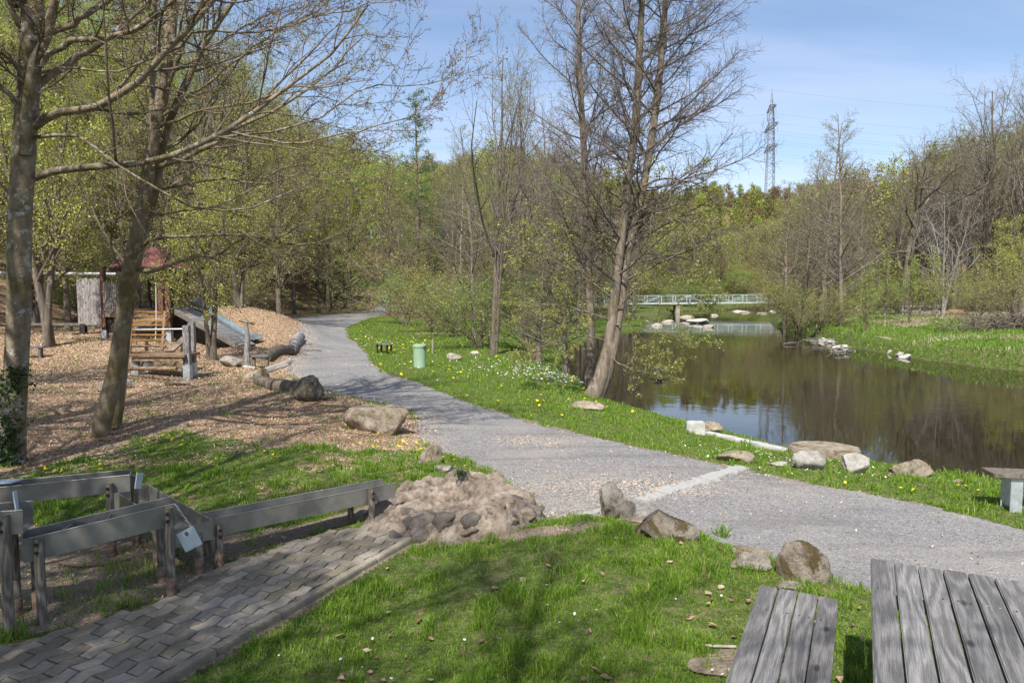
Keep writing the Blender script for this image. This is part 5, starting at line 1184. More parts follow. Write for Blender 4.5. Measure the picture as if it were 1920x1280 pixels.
# ---------------------------------------------------------------- water troughs
def post(parent, x, y, ztop, z0=None, r=.034, shoe=.14, facing=(0, -1), bolts=2, name="post", lean=0.):
    z0 = tz(x, y) if z0 is None else z0; mb = MB(); mb.tube([(0, 0, z0 - .1), (lean * .5, 0, (z0 + ztop) / 2), (lean, 0, ztop)], r, 12)
    o = mb.build(name, M["post"], parent, .004, True); o.location = v3([x, y, 0]) - v3(parent.location)
    if shoe:
        s_ = MB(); s_.tube([(0, 0, z0 - .1), (0, 0, z0 + shoe)], r * 1.16, 14); s_.build("metal_shoe", M["rust"], o, 0, True)
    f_ = v3([*facing, 0]); f_ /= np.linalg.norm(f_)
    for k in range(bolts):
        s_ = MB(); c0 = v3([lean, 0, ztop - .045 - .06 * k]); s_.tube([c0 + f_ * (r - .006), c0 + f_ * (r + .004)], .015, 12); s_.tube([c0 + f_ * (r + .003), c0 + f_ * (r + .016)], .008, 6); s_.build("bolt", M["bolt"], o)
    return o
def trough(label, A, B, zA, zB, h, w, ends=(0, 0), name="water_trough", away=None, th=.006):
    """A,B: ends (x,y) of the near wall's foot line; w: width away from the viewer"""
    A, B = v3(A)[:2], v3(B)[:2]; d = (B - A) / np.linalg.norm(B - A); nrm = v3([-d[1], d[0]]); nrm = nrm if nrm[1] > 0 else -nrm
    if away is not None: nrm = v3(away)
    c = (A + B) / 2; root = empty(name, (c[0], c[1], 0), 0, label, "trough"); mb = MB()
    a3, b3_ = v3([*A, zA - h / 2]), v3([*B, zB - h / 2]); n3 = v3([*nrm, 0]); o3 = v3([c[0], c[1], 0])
    mb.beam(a3 - o3, b3_ - o3, th, h); mb.beam(a3 + n3 * w - o3, b3_ + n3 * w - o3, th, h)
    mb.beam(a3 + n3 * w / 2 - o3 - [0, 0, h / 2 - th], b3_ + n3 * w / 2 - o3 - [0, 0, h / 2 - th], w - th * 1.2, th)
    for e, pnt in zip(ends, (a3, b3_)):
        if e: mb.beam(pnt - o3 + n3 * th, pnt - o3 + n3 * (w - th), th, h * .98)
    # rolled rims
    for pp, qq in ((a3, b3_), (a3 + n3 * w, b3_ + n3 * w)): mb.tube([pp - o3 + [0, 0, h / 2], qq - o3 + [0, 0, h / 2]], .006, 6)
    mb.build("channel", M["trough"], root); return root, d, nrm
def tpost(root, px, py, nrm, w, ztop_px, back=None, **k):
    q = P(px, py, .16); v = (ztop_px, ); zt = CH + (550 - ztop_px) * 0  # height from the picture row at this depth
    d_ = ray(px, ztop_px); zt = CH + d_[2] * (q[1] / d_[1]); post(root, q[0], q[1], zt, .16, **k); return q
# C : the long one in front
A = P(35, 1013, .72); B = P(326, 943, .80)
qa, qb = P(80, 1168, .16), P(322, 1112, .16); dd = (qb - qa)[:2]; dd /= np.linalg.norm(dd); nn_ = v3([-dd[1], dd[0]])
off_ = qa[:2] + nn_ * .04
def on_line(px):  # point of the trough's near wall seen in picture column px
    r_ = ray(px, 900); k = r_[0] / r_[1]; t = (k * off_[1] - off_[0]) / (dd[0] - k * dd[1]); return off_ + dd * t
def zrow(p, py, px): d_ = ray(px, py); return CH + d_[2] * (p[1] / d_[1])
pA, pB = on_line(37), on_line(326); zA, zB = zrow(pA, 1012, 37), zrow(pB, 944, 326)
rt, d_, n_ = trough("long steel water trough on two round posts in front of the others", pA, pB, zA, zB, .175, .23, (1, 0))
post(rt, *qa[:2], zrow(qa, 1007, 80), .16, facing=(.1, -1), shoe=0); post(rt, *qb[:2], zrow(qb, 951, 322), .16, facing=(.1, -1))
for q_, zt in ((qa, zA), (qb, zB)): p_ = q_[:2] + nn_ * .31 - dd * .02; post(rt, *p_, zt - .02, .16, bolts=0)
# small divider plates inside
mb = MB(); o3 = v3(rt.location)
for t, s_ in ((.28, .18), (.40, -.2), (.55, .1)):
    c0 = pA + (pB - pA) * t + n_ * .115; z0 = zA + (zB - zA) * t - .07; mb.beam(v3([*(c0 - n_ * .10 - dd * s_ * .3), z0]) - o3, v3([*(c0 + n_ * .10 + dd * s_ * .3), z0]) - o3, .005, .12)
mb.build("divider", M["trough"], rt)
# hanging sluice plate on a chain
def chain(parent, p, q, n=9):
    p, q = v3(p), v3(q); mb = MB()
    for i in range(n):
        c0 = p + (q - p) * (i + .5) / n; L = np.linalg.norm(q - p) / n * .62; d0 = (q - p) / np.linalg.norm(q - p); s_ = np.cross(d0, [0, 1, 0] if i % 2 else [1, 0.3, 0]); s_ /= np.linalg.norm(s_)
        a_ = np.linspace(0, 2 * math.pi, 9); mb.tube([c0 + d0 * math.cos(t) * L + s_ * math.sin(t) * L * .5 for t in a_], .0022, 5)
    return mb.build("chain", M["galv"], parent)
def plate(label, c, size, rot, holes=True, tail=None, name="sluice_plate"):
    root = empty(name, tuple(c), 0, label, "sluice plate"); root.rotation_euler = rot
    import bmesh
    bm = bmesh.new(); s_ = size / 2; n = 20; hc = (0.0, size * .28) if holes else None
    # square plate with a round finger hole
    th = .008
    sq = [(-s_, -s_), (s_, -s_), (s_, s_), (-s_, s_)]
    ang_ = [math.atan2(0, 1) + 2 * math.pi * i / n for i in range(n)]
    inner = [(math.cos(a_) * .022, hc[1] + math.sin(a_) * .022) for a_ in ang_] if holes else None
    if holes:
        outer = []
        for a_ in ang_:
            dx, dy = math.cos(a_), math.sin(a_); tmax = 1e9
            if abs(dx) > 1e-6: tmax = min(tmax, ((s_ if dx > 0 else -s_)) / dx)
            if abs(dy) > 1e-6: tmax = min(tmax, ((s_ if dy > 0 else -s_) - hc[1]) / dy)
            outer.append((dx * tmax, hc[1] + dy * tmax))
        for cnr in sq:
            k = min(range(n), key=lambda i: (outer[i][0] - cnr[0]) ** 2 + (outer[i][1] - cnr[1]) ** 2); outer[k] = cnr
        lv = []
        for z in (-th / 2, th / 2): lv.append(([bm.verts.new((x, z, y)) for x, y in outer], [bm.verts.new((x, z, y)) for x, y in inner]))
        for i in range(n):
            j = (i + 1) % n
            bm.faces.new((lv[0][0][i], lv[0][0][j], lv[0][1][j], lv[0][1][i])); bm.faces.new((lv[1][0][i], lv[1][1][i], lv[1][1][j], lv[1][0][j]))
            bm.faces.new((lv[0][0][i], lv[1][0][i], lv[1][0][j], lv[0][0][j])); bm.faces.new((lv[0][1][i], lv[0][1][j], lv[1][1][j], lv[1][1][i]))
    else:
        bmesh.ops.create_cube(bm, size=1); bmesh.ops.scale(bm, vec=(size, th, size), verts=bm.verts)
    bmesh.ops.recalc_face_normals(bm, faces=bm.faces)
    me = bpy.data.meshes.new("plate"); bm.to_mesh(me); bm.free(); me.materials.append(M["plate"]); o = link("plate", me, root); return root
pc = PD(355, 1010, pB[1] - .05)
pr = plate("square pale sluice plate with a hole hanging from a chain", pc, .165, (0, R(-28), R(-8)))
top_ = v3([*pB, zB]); pl_top = pc + v3([.03, 0, .085]); inv = Matrix.LocRotScale(Vector(pc), pr.rotation_euler, None).inverted()
chain(pr, tuple(inv @ Vector(top_)), tuple(inv @ Vector(pl_top)))
# B : fragment at the frame's edge
q1 = P(18, 1190, .16); pB2 = q1[:2] + v3([.10, .05]); zt = zrow(pB2, 956, 43)
rt, d_, n_ = trough("raised trough end at the frame's edge resting on a thick post", pB2 - v3([.87, .30]), pB2, zt + .02, zt, .17, .23, (0, 0))
post(rt, *q1[:2], zrow(q1, 966, 18), .16, r=.038, shoe=0, facing=(.1, -1)); p_ = q1[:2] + v3([-.16, .30]); post(rt, *p_, zt - .05, .16, bolts=0)
plate("narrow pale sluice plate leaning upright in the raised trough end", PD(30, 938, pB2[1] + .12), .14, (R(-6), R(10), R(118)), False)
# A : rear trough
zt = .90; a0, a1 = P(-90, 922, zt), P(243, 890, zt)
rt, d_, n_ = trough("rear water trough running out of the frame behind the others", a0, a1, zt, zt, .155, .22, (0, 1))
q_ = a1 - (a1 - a0) / np.linalg.norm(a1 - a0) * .15; post(rt, q_[0], q_[1] - .035, zt - .05, .16, facing=(0, -1)); post(rt, q_[0] + .08, q_[1] + .24, zt - .06, .16, bolts=0)
q_ = a1 - (a1 - a0) * .8; post(rt, q_[0], q_[1] - .035, zt - .05, .16)
plate("pale sluice plate hanging at the end of the rear trough", a1 + v3([.075, .02, -.06]), .15, (R(4), R(16), R(98)), False)
plate("pale sluice plate lying flat on the rear trough", PD(12, 902, a0[1] + .25), .19, (R(86), 0, R(5)), False)
# D : diagonal basin
c1, c2 = P(398, 975, .60), P(275, 907, .60); dv = (c2 - c1)[:2]; dvn = dv / np.linalg.norm(dv); side = v3([-dvn[1], dvn[0]]); side = side if side[0] < 0 else -side
rt, d_, n_ = trough("diagonal steel basin joining the troughs at their corner", c1, c2, .60, .60, .17, .32, (1, 1), away=side)
q_ = c1[:2] + side * .06 + dvn * .03; post(rt, q_[0] - .03, q_[1] - .05, .52, .16, bolts=0); q_ = c2[:2] + side * .2 - dvn * .1; post(rt, q_[0], q_[1], .5, .16, bolts=0); q_ = c1[:2] + side * .3 + dvn * .5; post(rt, q_[0], q_[1], .5, .16, bolts=0)
# E : the right trough
e1, e2 = P(402, 972, .58), P(741, 905, .52)
rt, d_, n_ = trough("long low trough leading towards the mortared rock", e1, e2, .58, .52, .165, .24, (0, 0))
for t, bo in ((.83, 2), (.01, 2)):
    q_ = e1 + (e2 - e1) * t; q_ = q_[:2] - n_ * .04; post(rt, *q_, .53, .16, bolts=2, facing=tuple(-n_), shoe=0 if t > .5 else .1)
    q_ = (e1 + (e2 - e1) * (t - .03 + .04 * (t < .5)))[:2] + n_ * .28; post(rt, *q_, .53, .16, bolts=0, shoe=0)
# cable lying on the ground
pp = [G(*a_) + v3([0, 0, .012]) for a_ in [(110, 1058), (140, 1064), (180, 1062), (215, 1057), (245, 1050)]]
mb = MB(); mb.tube(spline(pp, 16), .008, 6); tag(mb.build("stick", M["redwood"], None, 0, True), "thin bent stick on the dirt under the front trough", "stick")
pp = [G(*a_) + v3([0, 0, .02]) for a_ in [(1303, 1213), (1340, 1216), (1380, 1217)]]; mb = MB(); mb.tube(spline(pp, 8), [.004, .006, .009, .009, .010, .009, .009, .008], 7)
tag(mb.build("stick", M["pale_bark"], None, 0, True), "short pale stick on the lawn beside the picnic bench", "stick")

# ---------------------------------------------------------------- picnic furniture
td = v3([.453, .892, 0]); td /= np.linalg.norm(td); tp_ = v3([td[1], -td[0], 0])
def boards(root, fl, n, pitch, L, z, gap=.010, th=.04, name="tabletop", seed=1):
    g_ = np.random.default_rng(seed); mb = MB()
    for i in range(n):
        c0 = fl + tp_ * (pitch * (i + .5)) - td * (L / 2 + g_.uniform(-.006, .006)); 
        x = float(np.dot(c0 - fl, tp_)); y = float(np.dot(c0 - fl, td)); mb.box((x, y, -th / 2 + g_.uniform(-.0015, .0015)), (pitch - gap * g_.uniform(.8, 1.2), L, th))
    o = mb.build(name, M["plank"], root, .005); sm = MB(); 
    for i in range(n):
        for yy in (-.10 if name == "x" else -.45 if name == "tabletop" else -.35, -1.65 if name == "tabletop" else -1.55):
            for e in (.28, .72): sm.tube([(pitch * (i + e), yy + g_.normal(0, .006), -.002), (pitch * (i + e), yy, .0012)], .0055, 8)
    so_ = sm.build("screws", M["bolt"], o); return o
fl = P(1631, 1045.5, 1.05); rz = math.atan2(-td[0], td[1])
root = empty("picnic_table", tuple(fl * [1, 1, 0] + [0, 0, .3]), rz, "grey weathered picnic table top of six planks", "picnic table")
o = boards(root, fl, 6, .1205, 2.1, 1.05); o.location = (0, 0, .75)
for yy in (-.45, -1.65):
    mb = MB(); mb.box((.36, yy, .69), (.68, .09, .045)); mb.build("crossbar", M["post"], root, .004)
    for s_ in (.08, .64): mb = MB(); mb.box((s_, yy, .30), (.08, .08, .73)); mb.build("leg", M["galv"], root, .004)
fl = P(1424, 1095.5, .72)
root = empty("picnic_bench", tuple(fl * [1, 1, 0] + [0, 0, .3]), rz, "grey weathered plank bench beside the picnic table", "bench")
td0 = td.copy(); o = boards(root, fl, 4, .1165, 2.0, .72, .009, .04, "seat", 2); o.location = (0, 0, .42)
for yy in (-.35, -1.55):
    mb = MB(); mb.box((.23, yy, .355), (.42, .08, .045)); mb.build("crossbar", M["post"], root, .004)
    for s_ in (.07, .39): mb = MB(); mb.box((s_, yy, .13), (.07, .07, .40)); mb.build("leg", M["galv"], root, .004)
# bench by the water (right)
q = P(1905, 962, .0); root = empty("plank_bench", (q[0], q[1] + .12, tz(q[0], q[1])), -.18, "plank bench with steel feet by the river, cut off by the frame", "bench")
mb = MB(); mb.box((.62, 0, .44), (1.75, .32, .05)); mb.build("seat", M["post"], root, .006)
for xx in (.0, 1.25):
    mb = MB(); mb.box((xx + .02, -.11, .2), (.13, .012, .47)); mb.box((xx + .02, .11, .2), (.13, .012, .47)); mb.box((xx + .02, 0, .405), (.13, .22, .012)); mb.build("foot", M["galv"], root, .003)

# litter bin
q = G(786, 689); root = empty("litter_bin", (q[0], q[1] + .18, q[2]), 0, "pale green round litter bin on the lawn by the path", "litter bin")
mb = MB(); mb.tube([(0, 0, -.05), (0, 0, .72)], .225, 32); mb.build("body", M["bin"], root, .006, True)
mb = MB(); mb.tube([(0, 0, .705), (0, 0, .735), (0, 0, .79), (0, 0, .81)], [.242, .245, .24, .20], 32); mb.build("lid", M["bin"], root, .006, True)
mb = MB(); mb.box((.19, -.15, .70), (.07, .05, .11)); mb.build("lock", M["bolt"], root, .006)
# small bench at the path
q = G(716, 662); root = empty("small_bench", (q[0] + .1, q[1], tz(q[0], q[1])), .75, "small dark wooden bench at the edge of the path", "bench")
mb = MB(); [mb.box((0, y_, .40), (.36, .14, .05)) for y_ in (-.42, -.26, -.1, .06, .22, .38)]; mb.build("seat", M["plank"], root, .004)
for y_ in (-.38, .38): mb = MB(); mb.box((-.1, y_, .18), (.06, .06, .42)); mb.box((.1, y_, .18), (.06, .06, .42)); mb.build("leg", M["dark"], root)
q = G(811, 662); mb = MB(); mb.tube([(0, 0, -.1), (.01, 0, .45), (0, 0, .62)], [.05, .048, .04], 9, .1); o = mb.build("wooden_stake", M["greyboard"], None); o.location = q; tag(o, "short grey wooden stake on the lawn behind the bin", "stake")
mb = MB(); mb.tube([(0, 0, -.1), (0, 0, 1.25)], .012, 6); o = mb.build("thin_rod", M["dark"], None); o.location = G(809, 640); tag(o, "thin dark rod standing behind the grey stake", "rod")

# ---------------------------------------------------------------- footbridge and pylon
Yb = 108.0; xb0, xb1 = (1105 - 960) / F * Yb, (1475 - 960) / F * Yb; root = empty("footbridge", (0, Yb, 0), 0, "pale grey green steel footbridge crossing the river", "footbridge")
zd0, zd1 = 1.05, 1.35; zf = lambda x: zd0 + (zd1 - zd0) * (x - xb0) / (xb1 - xb0)
mb = MB(); mb.beam((xb0, 0, zd0), (xb1, 0, zd1), 1.8, .10); mb.build("deck", M["greyboard"], root)
for y_ in (-.95, .95):
    mb = MB(); mb.beam((xb0, y_, zd0 - .12), (xb1, y_, zd1 - .12), .12, .22); mb.build("girder", M["bridge"], root)
    mb = MB(); n = 15
    for k in range(n):
        x = xb0 + (xb1 - xb0) * k / (n - 1); mb.beam((x, y_, zf(x) - .2), (x, y_, zf(x) + 1.1), .10, .10, (0, 1, 0))
        if k < n - 1 and k % 3 != 2: x2 = xb0 + (xb1 - xb0) * (k + 1) / (n - 1); mb.beam((x, y_, zf(x) + (1.05 if k % 2 else .05)), (x2, y_, zf(x2) + (.05 if k % 2 else 1.05)), .05, .05)
    for h_ in (1.12,): mb.beam((xb0, y_, zd0 + h_), (xb1, y_, zd1 + h_), .08, .08)
    for h_ in (.35, .6, .85): mb.beam((xb0, y_, zd0 + h_), (xb1, y_, zd1 + h_), .03, .03)
    mb.build("railing", M["bridge"], root)
mb = MB(); xp = (1268 - 960) / F * Yb; mb.box((xp, 0, -.2), (.6, 2.0, 2.0)); mb.build("pier", M["rock"], root, .05)
for xx_ in (xb0 - 1, xb1 + 1): mb = MB(); mb.box((xx_, 0, .2), (2.2, 2.4, 1.6)); mb.build("abutment", M["rock"], root, .05)

Dp = 430.0; xq = (1437 - 960) / F * Dp; zq = tz(xq, Dp) - 1; kp = 1.69; Ht = CH + (550 - 178) * Dp / F - zq
root = empty("power_pylon", (xq, Dp, zq), R(-96), "tall lattice power pylon behind the far treeline", "pylon")
mb = MB(); wf = lambda z: 2.0 * (1 - z / Ht) + .9 if z < Ht * .80 else max(.08, 1.3 * (Ht - z) / (Ht * .2))
zs_ = np.concatenate([np.linspace(0, Ht * .8, 17), np.linspace(Ht * .85, Ht, 4)])
for z0, z1 in zip(zs_[:-1], zs_[1:]):
    a_, c_ = wf(z0), wf(z1); cn = [(-1, -1), (1, -1), (1, 1), (-1, 1)]
    for k in range(4):
        p0, p1 = cn[k], cn[(k + 1) % 4]; mb.beam((p0[0] * a_, p0[1] * a_, z0), (p0[0] * c_, p0[1] * c_, z1), .28, .28)
        mb.beam((p0[0] * a_, p0[1] * a_, z0), (p1[0] * c_, p1[1] * c_, z1), .2, .2); mb.beam((p1[0] * a_, p1[1] * a_, z0), (p0[0] * c_, p0[1] * c_, z1), .2, .2)
mb.build("lattice_mast", M["pylon"], root); tips = []
for row, hl in ((212, 10.0), (246, 14.5), (284, 13.5)):
    z = CH + (550 - row) * Dp / F - zq; mb = MB(); ww = wf(z)
    for s_ in (-1, 1):
        for y_ in (-ww, ww):
            mb.beam((0, y_, z), (s_ * hl, y_ * .3, z), .5, .5); mb.beam((0, y_, z + 2.4), (s_ * hl, y_ * .3, z + .1), .4, .4)
        for t in (.25, .5, .75): mb.beam((s_ * hl * t, -ww, z), (s_ * hl * t, ww, z), .2, .2); mb.beam((s_ * hl * t, 0, z), (s_ * hl * (t - .2), 0, z + 1.2 * (1 - t + .2)), .2, .2)
    arm = mb.build("crossarm", M["pylon"], root)
    for s_ in ((-1, 1)):
        for e in (1.0, .55) if row != 212 else (1.0,):
            i_ = MB(); i_.tube([(s_ * hl * e - .15, 0, z), (s_ * hl * e - .15, 0, z - 5.5)], .13, 6); i_.tube([(s_ * hl * e + .15, 0, z), (s_ * hl * e + .15, 0, z - 5.5)], .13, 6); i_.beam((s_ * hl * e - .3, 0, z - 5.5), (s_ * hl * e + .3, 0, z - 5.5), .12, .12); i_.build("insulator", M["pylon"], arm); tips.append((s_ * hl * e, z - 5.5))
tips.append((0, Ht)); ca, sa = math.cos(R(-96)), math.sin(R(-96))
for k, (u, z) in enumerate(tips):
    p0 = v3([xq + u * ca, Dp + u * sa, zq + z])
    for s_ in (1, -1):
        p1 = p0 + v3([390 * s_, 40 * s_, 0]); t = np.linspace(0, 1, 26)
        pts_ = p0 + (p1 - p0) * t[:, None]; pts_[:, 2] -= 9 * (1 - (2 * t - 1) ** 2)
        mb = MB(); mb.tube(pts_, .05, 4); o = mb.build("power_line", M["pylon"])
        tag(o, "thin power line strung from the pylon", "power line", "power lines strung from the pylon")

# ---------------------------------------------------------------- playground
Z0 = lambda p: tz(p[0], p[1])
def PB(px, D): return v3([(px - 960) / F * D, D, 0])
fa, fb_ = PB(196, 27.2), PB(317, 26.6); bb_, ba_ = PB(352, 30), PB(240, 30.6); cen = (fa + fb_ + bb_ + ba_) / 4; gz_ = Z0(cen)
root = empty("play_tower", (cen[0], cen[1], gz_), 0, "wooden playground tower with red shingled pyramid roof", "play tower"); o3 = v3([cen[0], cen[1], gz_])
fz = 1.90 - gz_; ez = 3.60 - gz_; az_ = 4.50 - gz_; loc = [q_ - v3([cen[0], cen[1], 0]) for q_ in (fa, fb_, bb_, ba_)]
for q_ in loc:
    mb = MB(); mb.beam(q_ + [0, 0, -.2], q_ + [0, 0, ez + .05], .17, .17, (0, 1, 0)); ob = mb.build("post", M["redwood"], root, .01)
    mb = MB(); mb.beam(q_ + [0, 0, -.2], q_ + [0, 0, .28], .20, .20, (0, 1, 0)); mb.build("metal_shoe", M["galv"], ob)
q_ = loc[1] + v3([-.32, .1, 0]); mb = MB(); mb.beam(q_ + [0, 0, fz], q_ + [0, 0, ez], .22, .22, (0, 1, 0)); mb.build("post", M["redwood"], root, .01)
mb = MB()
for t in np.linspace(.03, .97, 16): mb.beam(loc[0] + (loc[3] - loc[0]) * t + [0, 0, fz], loc[1] + (loc[2] - loc[1]) * t + [0, 0, fz], .20, .05)
mb.beam(loc[0] + [0, -.06, fz - .12], loc[1] + [0, -.06, fz - .12], .08, .2); mb.beam(loc[1] + [.06, 0, fz - .12], loc[2] + [.06, 0, fz - .12], .08, .2); mb.build("platform", M["timber"], root, .005)
# palisade parapet, front left
mb = MB(); n = 15
for k in range(n):
    q_ = loc[0] + (loc[1] - loc[0]) * (.02 + .40 * k / n); mb.tube([q_ + [0, -.05, fz], q_ + [0, -.05, fz + 1.12 + .05 * (k % 3)]], .035, 7)
for h_ in (.25, .95): mb.beam(loc[0] + [0, 0, fz + h_], loc[0] + (loc[1] - loc[0]) * .43 + [0, 0, fz + h_], .05, .09)
mb.build("palisade", M["greyboard"], root)
mb = MB(); n = 9
for k in range(n): q_ = loc[3] + (loc[2] - loc[3]) * (.03 + .8 * k / n); mb.beam(q_ + [0, 0, fz], q_ + [0, 0, fz + 1.3], .16, .03, (0, 1, 0)) if k % 2 == 0 or k < 3 else None
mb.build("back_wall", M["dark"], root)
for (s0, s1, t0_, t1_) in ((0, 1, .0, .24), (1, 2, .0, 1.0)):
    mb = MB(); a_, c_ = loc[s0], loc[s1]; p0, p1 = a_ + (c_ - a_) * t0_, a_ + (c_ - a_) * t1_; mb.beam(p0 + [0, .03, fz * .55 + .02], p1 + [0, .03, fz * .55 + .02], .04, fz * .78); mb.build("skirt_panel", M["dark"], root)
# roof
oh = .55; cc = sum(loc) / 4; ev = []
rl = [loc[0] + (loc[1] - loc[0]) * .30, loc[1], loc[2], loc[3] + (loc[2] - loc[3]) * .30]; cc = sum(rl) / 4
for q_ in rl: d0 = (q_ - cc); d0 /= np.linalg.norm(d0); ev.append(q_ + d0 * oh + [0, 0, ez])
apex = cc + [0, 0, az_]; mb = MB(); Vr = []; Fr = []; layers = 9
for s_ in range(4):
    a_, c_ = ev[s_], ev[(s_ + 1) % 4]
    for l in range(layers):
        t0_, t1_ = l / layers, (l + 1) / layers; up_ = v3([0, 0, .035])
        q4 = [a_ + (apex - a_) * t0_ + up_, c_ + (apex - c_) * t0_ + up_, c_ + (apex - c_) * t1_ + up_ * .3, a_ + (apex - a_) * t1_ + up_ * .3]
        q5 = [v_ - v3([0, 0, .05]) for v_ in q4]; mb.add(q4 + q5, [(0, 1, 2, 3), (7, 6, 5, 4), (0, 4, 5, 1), (1, 5, 6, 2), (2, 6, 7, 3), (3, 7, 4, 0)])
rf = mb.build("roof", M["roof"], root); mb = MB()
for s_ in range(4): mb.beam(ev[s_] - v3([0, 0, .07]), ev[(s_ + 1) % 4] - v3([0, 0, .07]), .05, .12)
mb.build("fascia", M["dark"], rf)
# rung net leaning at the tower
def rails(label, name, cat, A0, A1, B0, B1, n, rm, rr_=.045, rr2=.035):
    c0 = (A0 + B0) / 2; c0 = v3([c0[0], c0[1], 0]); root = empty(name, tuple(c0), 0, label, cat)
    for a_, c_ in ((A0, A1), (B0, B1)): mb = MB(); mb.tube([a_ - c0, c_ - c0], rr_, 9); mb.build("side_rail", M[rm], root, 0, True)
    for k in range(n):
        t = (k + .5) / n; p0, p1 = A0 + (A1 - A0) * t, B0 + (B1 - B0) * t; d0 = (p1 - p0) / np.linalg.norm(p1 - p0); mb = MB(); mb.tube([p0 - d0 * .14 - c0 + [0, -.05, .03], p1 + d0 * .14 - c0 + [0, -.05, .03]], rr2, 9); mb.build("rung", M[rm], root, 0, True)
    return root
# ropes beside the ladder
for (a_, c_, lab) in (((247, 590, 26), (262, 668, 21), "slack climbing rope in front of the ladder, nearer the leaning tree"), ((292, 530, 26), (293, 600, 25), "rope hanging down from the tower post to the ladder top"), ((293, 600, 25), (289, 664, 20.6), "slack climbing rope at the ladder side nearer the slide")):
    mb = MB(); p0, p1 = PD(*a_), PD(*c_); mid = (p0 + p1) / 2 + [0, 0, -.12]; mb.tube(spline([p0, mid, p1], 10), .018, 6); tag(mb.build("climbing_rope", M["rope"], None, 0, True), lab, "rope")
# low platform in front
D_ = float(G(323, 714)[1]); pa, pb = PB(236, D_ + .3), PB(328, D_); gz2 = Z0(pb); c0 = v3([(pa[0] + pb[0]) / 2, D_ + .6, gz2]); root = empty("climbing_platform", tuple(c0), 0, "low wooden climbing platform with a grab bar in front of the ladder", "climbing platform")
l0, l1 = pa - [c0[0], c0[1], 0], pb - [c0[0], c0[1], 0]; hp = .86 - gz2 if .86 - gz2 > .5 else .62; hp = zrow(pb, 668, 328) - gz2
mb = MB(); mb.box((0, .28, hp - .03), (l1[0] - l0[0] + .05, .95, .07)); mb.box((0, -.12, hp - .12), (l1[0] - l0[0] - .1, .06, .12)); mb.build("deck", M["timber"], root, .01)
zb = zrow(pb, 690, 328) - gz2; mb = MB(); mb.tube([l0 + [-.05, -.12, zb - .03], l1 + [.06, -.12, zb]], .055, 10); mb.build("front_log", M["timber"], root, 0, True)
zt_ = zrow(pb, 612, 328) - gz2
for x_, y_, top in ((l1[0], .02, zt_), (l1[0] - .17, .7, zt_ + .05), (l0[0] + .05, .02, hp - .1), (l0[0] + .05, .7, hp - .1)):
    mb = MB(); mb.box((x_, y_, top / 2 - .05), (.17, .15, top + .1)); ob = mb.build("post", M["greyboard"], root, .01); mb = MB(); mb.box((x_, y_ - .005, .12), (.185, .17, .50)); mb.build("metal_shoe", M["galv"], ob)
zg = zrow(pb, 619, 328) - gz2; mb = MB(); mb.tube([(l0[0] + .02, .1, zg - .02), (l1[0], .1, zg)], .022, 8); mb.build("grab_bar", M["galv"], root, 0, True)
mb = MB(); mb.beam((-.05, .6, hp + .02), (-.1, 1.7, hp + .35), .22, .05); mb.build("balance_plank", M["timber"], root)
rails("log rung climbing ladder leading up to the tower", "rung_ladder", "ladder", PD(243, 668, D_ + 1.6), PD(248, 584, 26.6), PD(303, 668, D_ + 1.6), PD(309, 584, 26.3), 9, "timber")
# plank ramp and slide
def slab(name, label, cat, corners, th, m, bars=0, barm=None):
    cs = [v3(c_) for c_ in corners]; o0 = sum(cs) / 4; o0 = v3([o0[0], o0[1], 0]); root = empty(name, tuple(o0), 0, label, cat); nrm = np.cross(cs[1] - cs[0], cs[3] - cs[0]); nrm /= np.linalg.norm(nrm); nrm = nrm if nrm[2] > 0 else -nrm
    mb = MB(); k = 14
    for i in range(k):
        a0_, a1_ = cs[0] + (cs[1] - cs[0]) * (i + .04) / k, cs[0] + (cs[1] - cs[0]) * (i + .96) / k; b0_, b1_ = cs[3] + (cs[2] - cs[3]) * (i + .04) / k, cs[3] + (cs[2] - cs[3]) * (i + .96) / k
        t_ = [a0_, a1_, b1_, b0_]; mb.add([v_ - o0 for v_ in t_] + [v_ - o0 - nrm * th for v_ in t_], [(0, 1, 2, 3), (7, 6, 5, 4), (0, 4, 5, 1), (1, 5, 6, 2), (2, 6, 7, 3), (3, 7, 4, 0)])
    mb.build("planks", M[m], root); mb = MB()
    for a_, c_ in ((cs[0], cs[1]), (cs[3], cs[2])): mb.beam(a_ - o0 - nrm * .09, c_ - o0 - nrm * .09, .08, .16)
    mb.build("beam", M["post"], root); return root
gr = lambda px, D: Z0(PB(px, D))
slab("plank_ramp", "grey plank ramp running down from the tower beside the slide", "ramp", [PD(325, 578, 26.8), v3([*PB(448, 26.2)[:2], gr(448, 26.2) + .06]), v3([*PB(478, 28)[:2], gr(478, 28) + .10]), PD(356, 575, 28.6)], .05, "greyboard")
sl = [PD(352, 574, 29.2), PD(385, 590, 29.0), PD(425, 614, 28.8), PD(452, 632, 28.6), PD(478, 636, 28.4)]; sl = spline(sl, 16); wv = v3([.08, .62, 0]); o0 = v3([sl[8][0], sl[8][1], 0]); root = empty("slide", tuple(o0), 0, "blue grey metal slide with raised side walls behind the plank ramp", "slide")
mb = MB()
for i in range(15): mb.add([sl[i] - o0, sl[i + 1] - o0, sl[i + 1] + wv - o0, sl[i] + wv - o0] + [v_ - v3([0, 0, .03]) for v_ in (sl[i] - o0, sl[i + 1] - o0, sl[i + 1] + wv - o0, sl[i] + wv - o0)], [(0, 1, 2, 3), (7, 6, 5, 4), (0, 4, 5, 1), (2, 6, 7, 3)])
mb.build("chute", M["slide"], root)
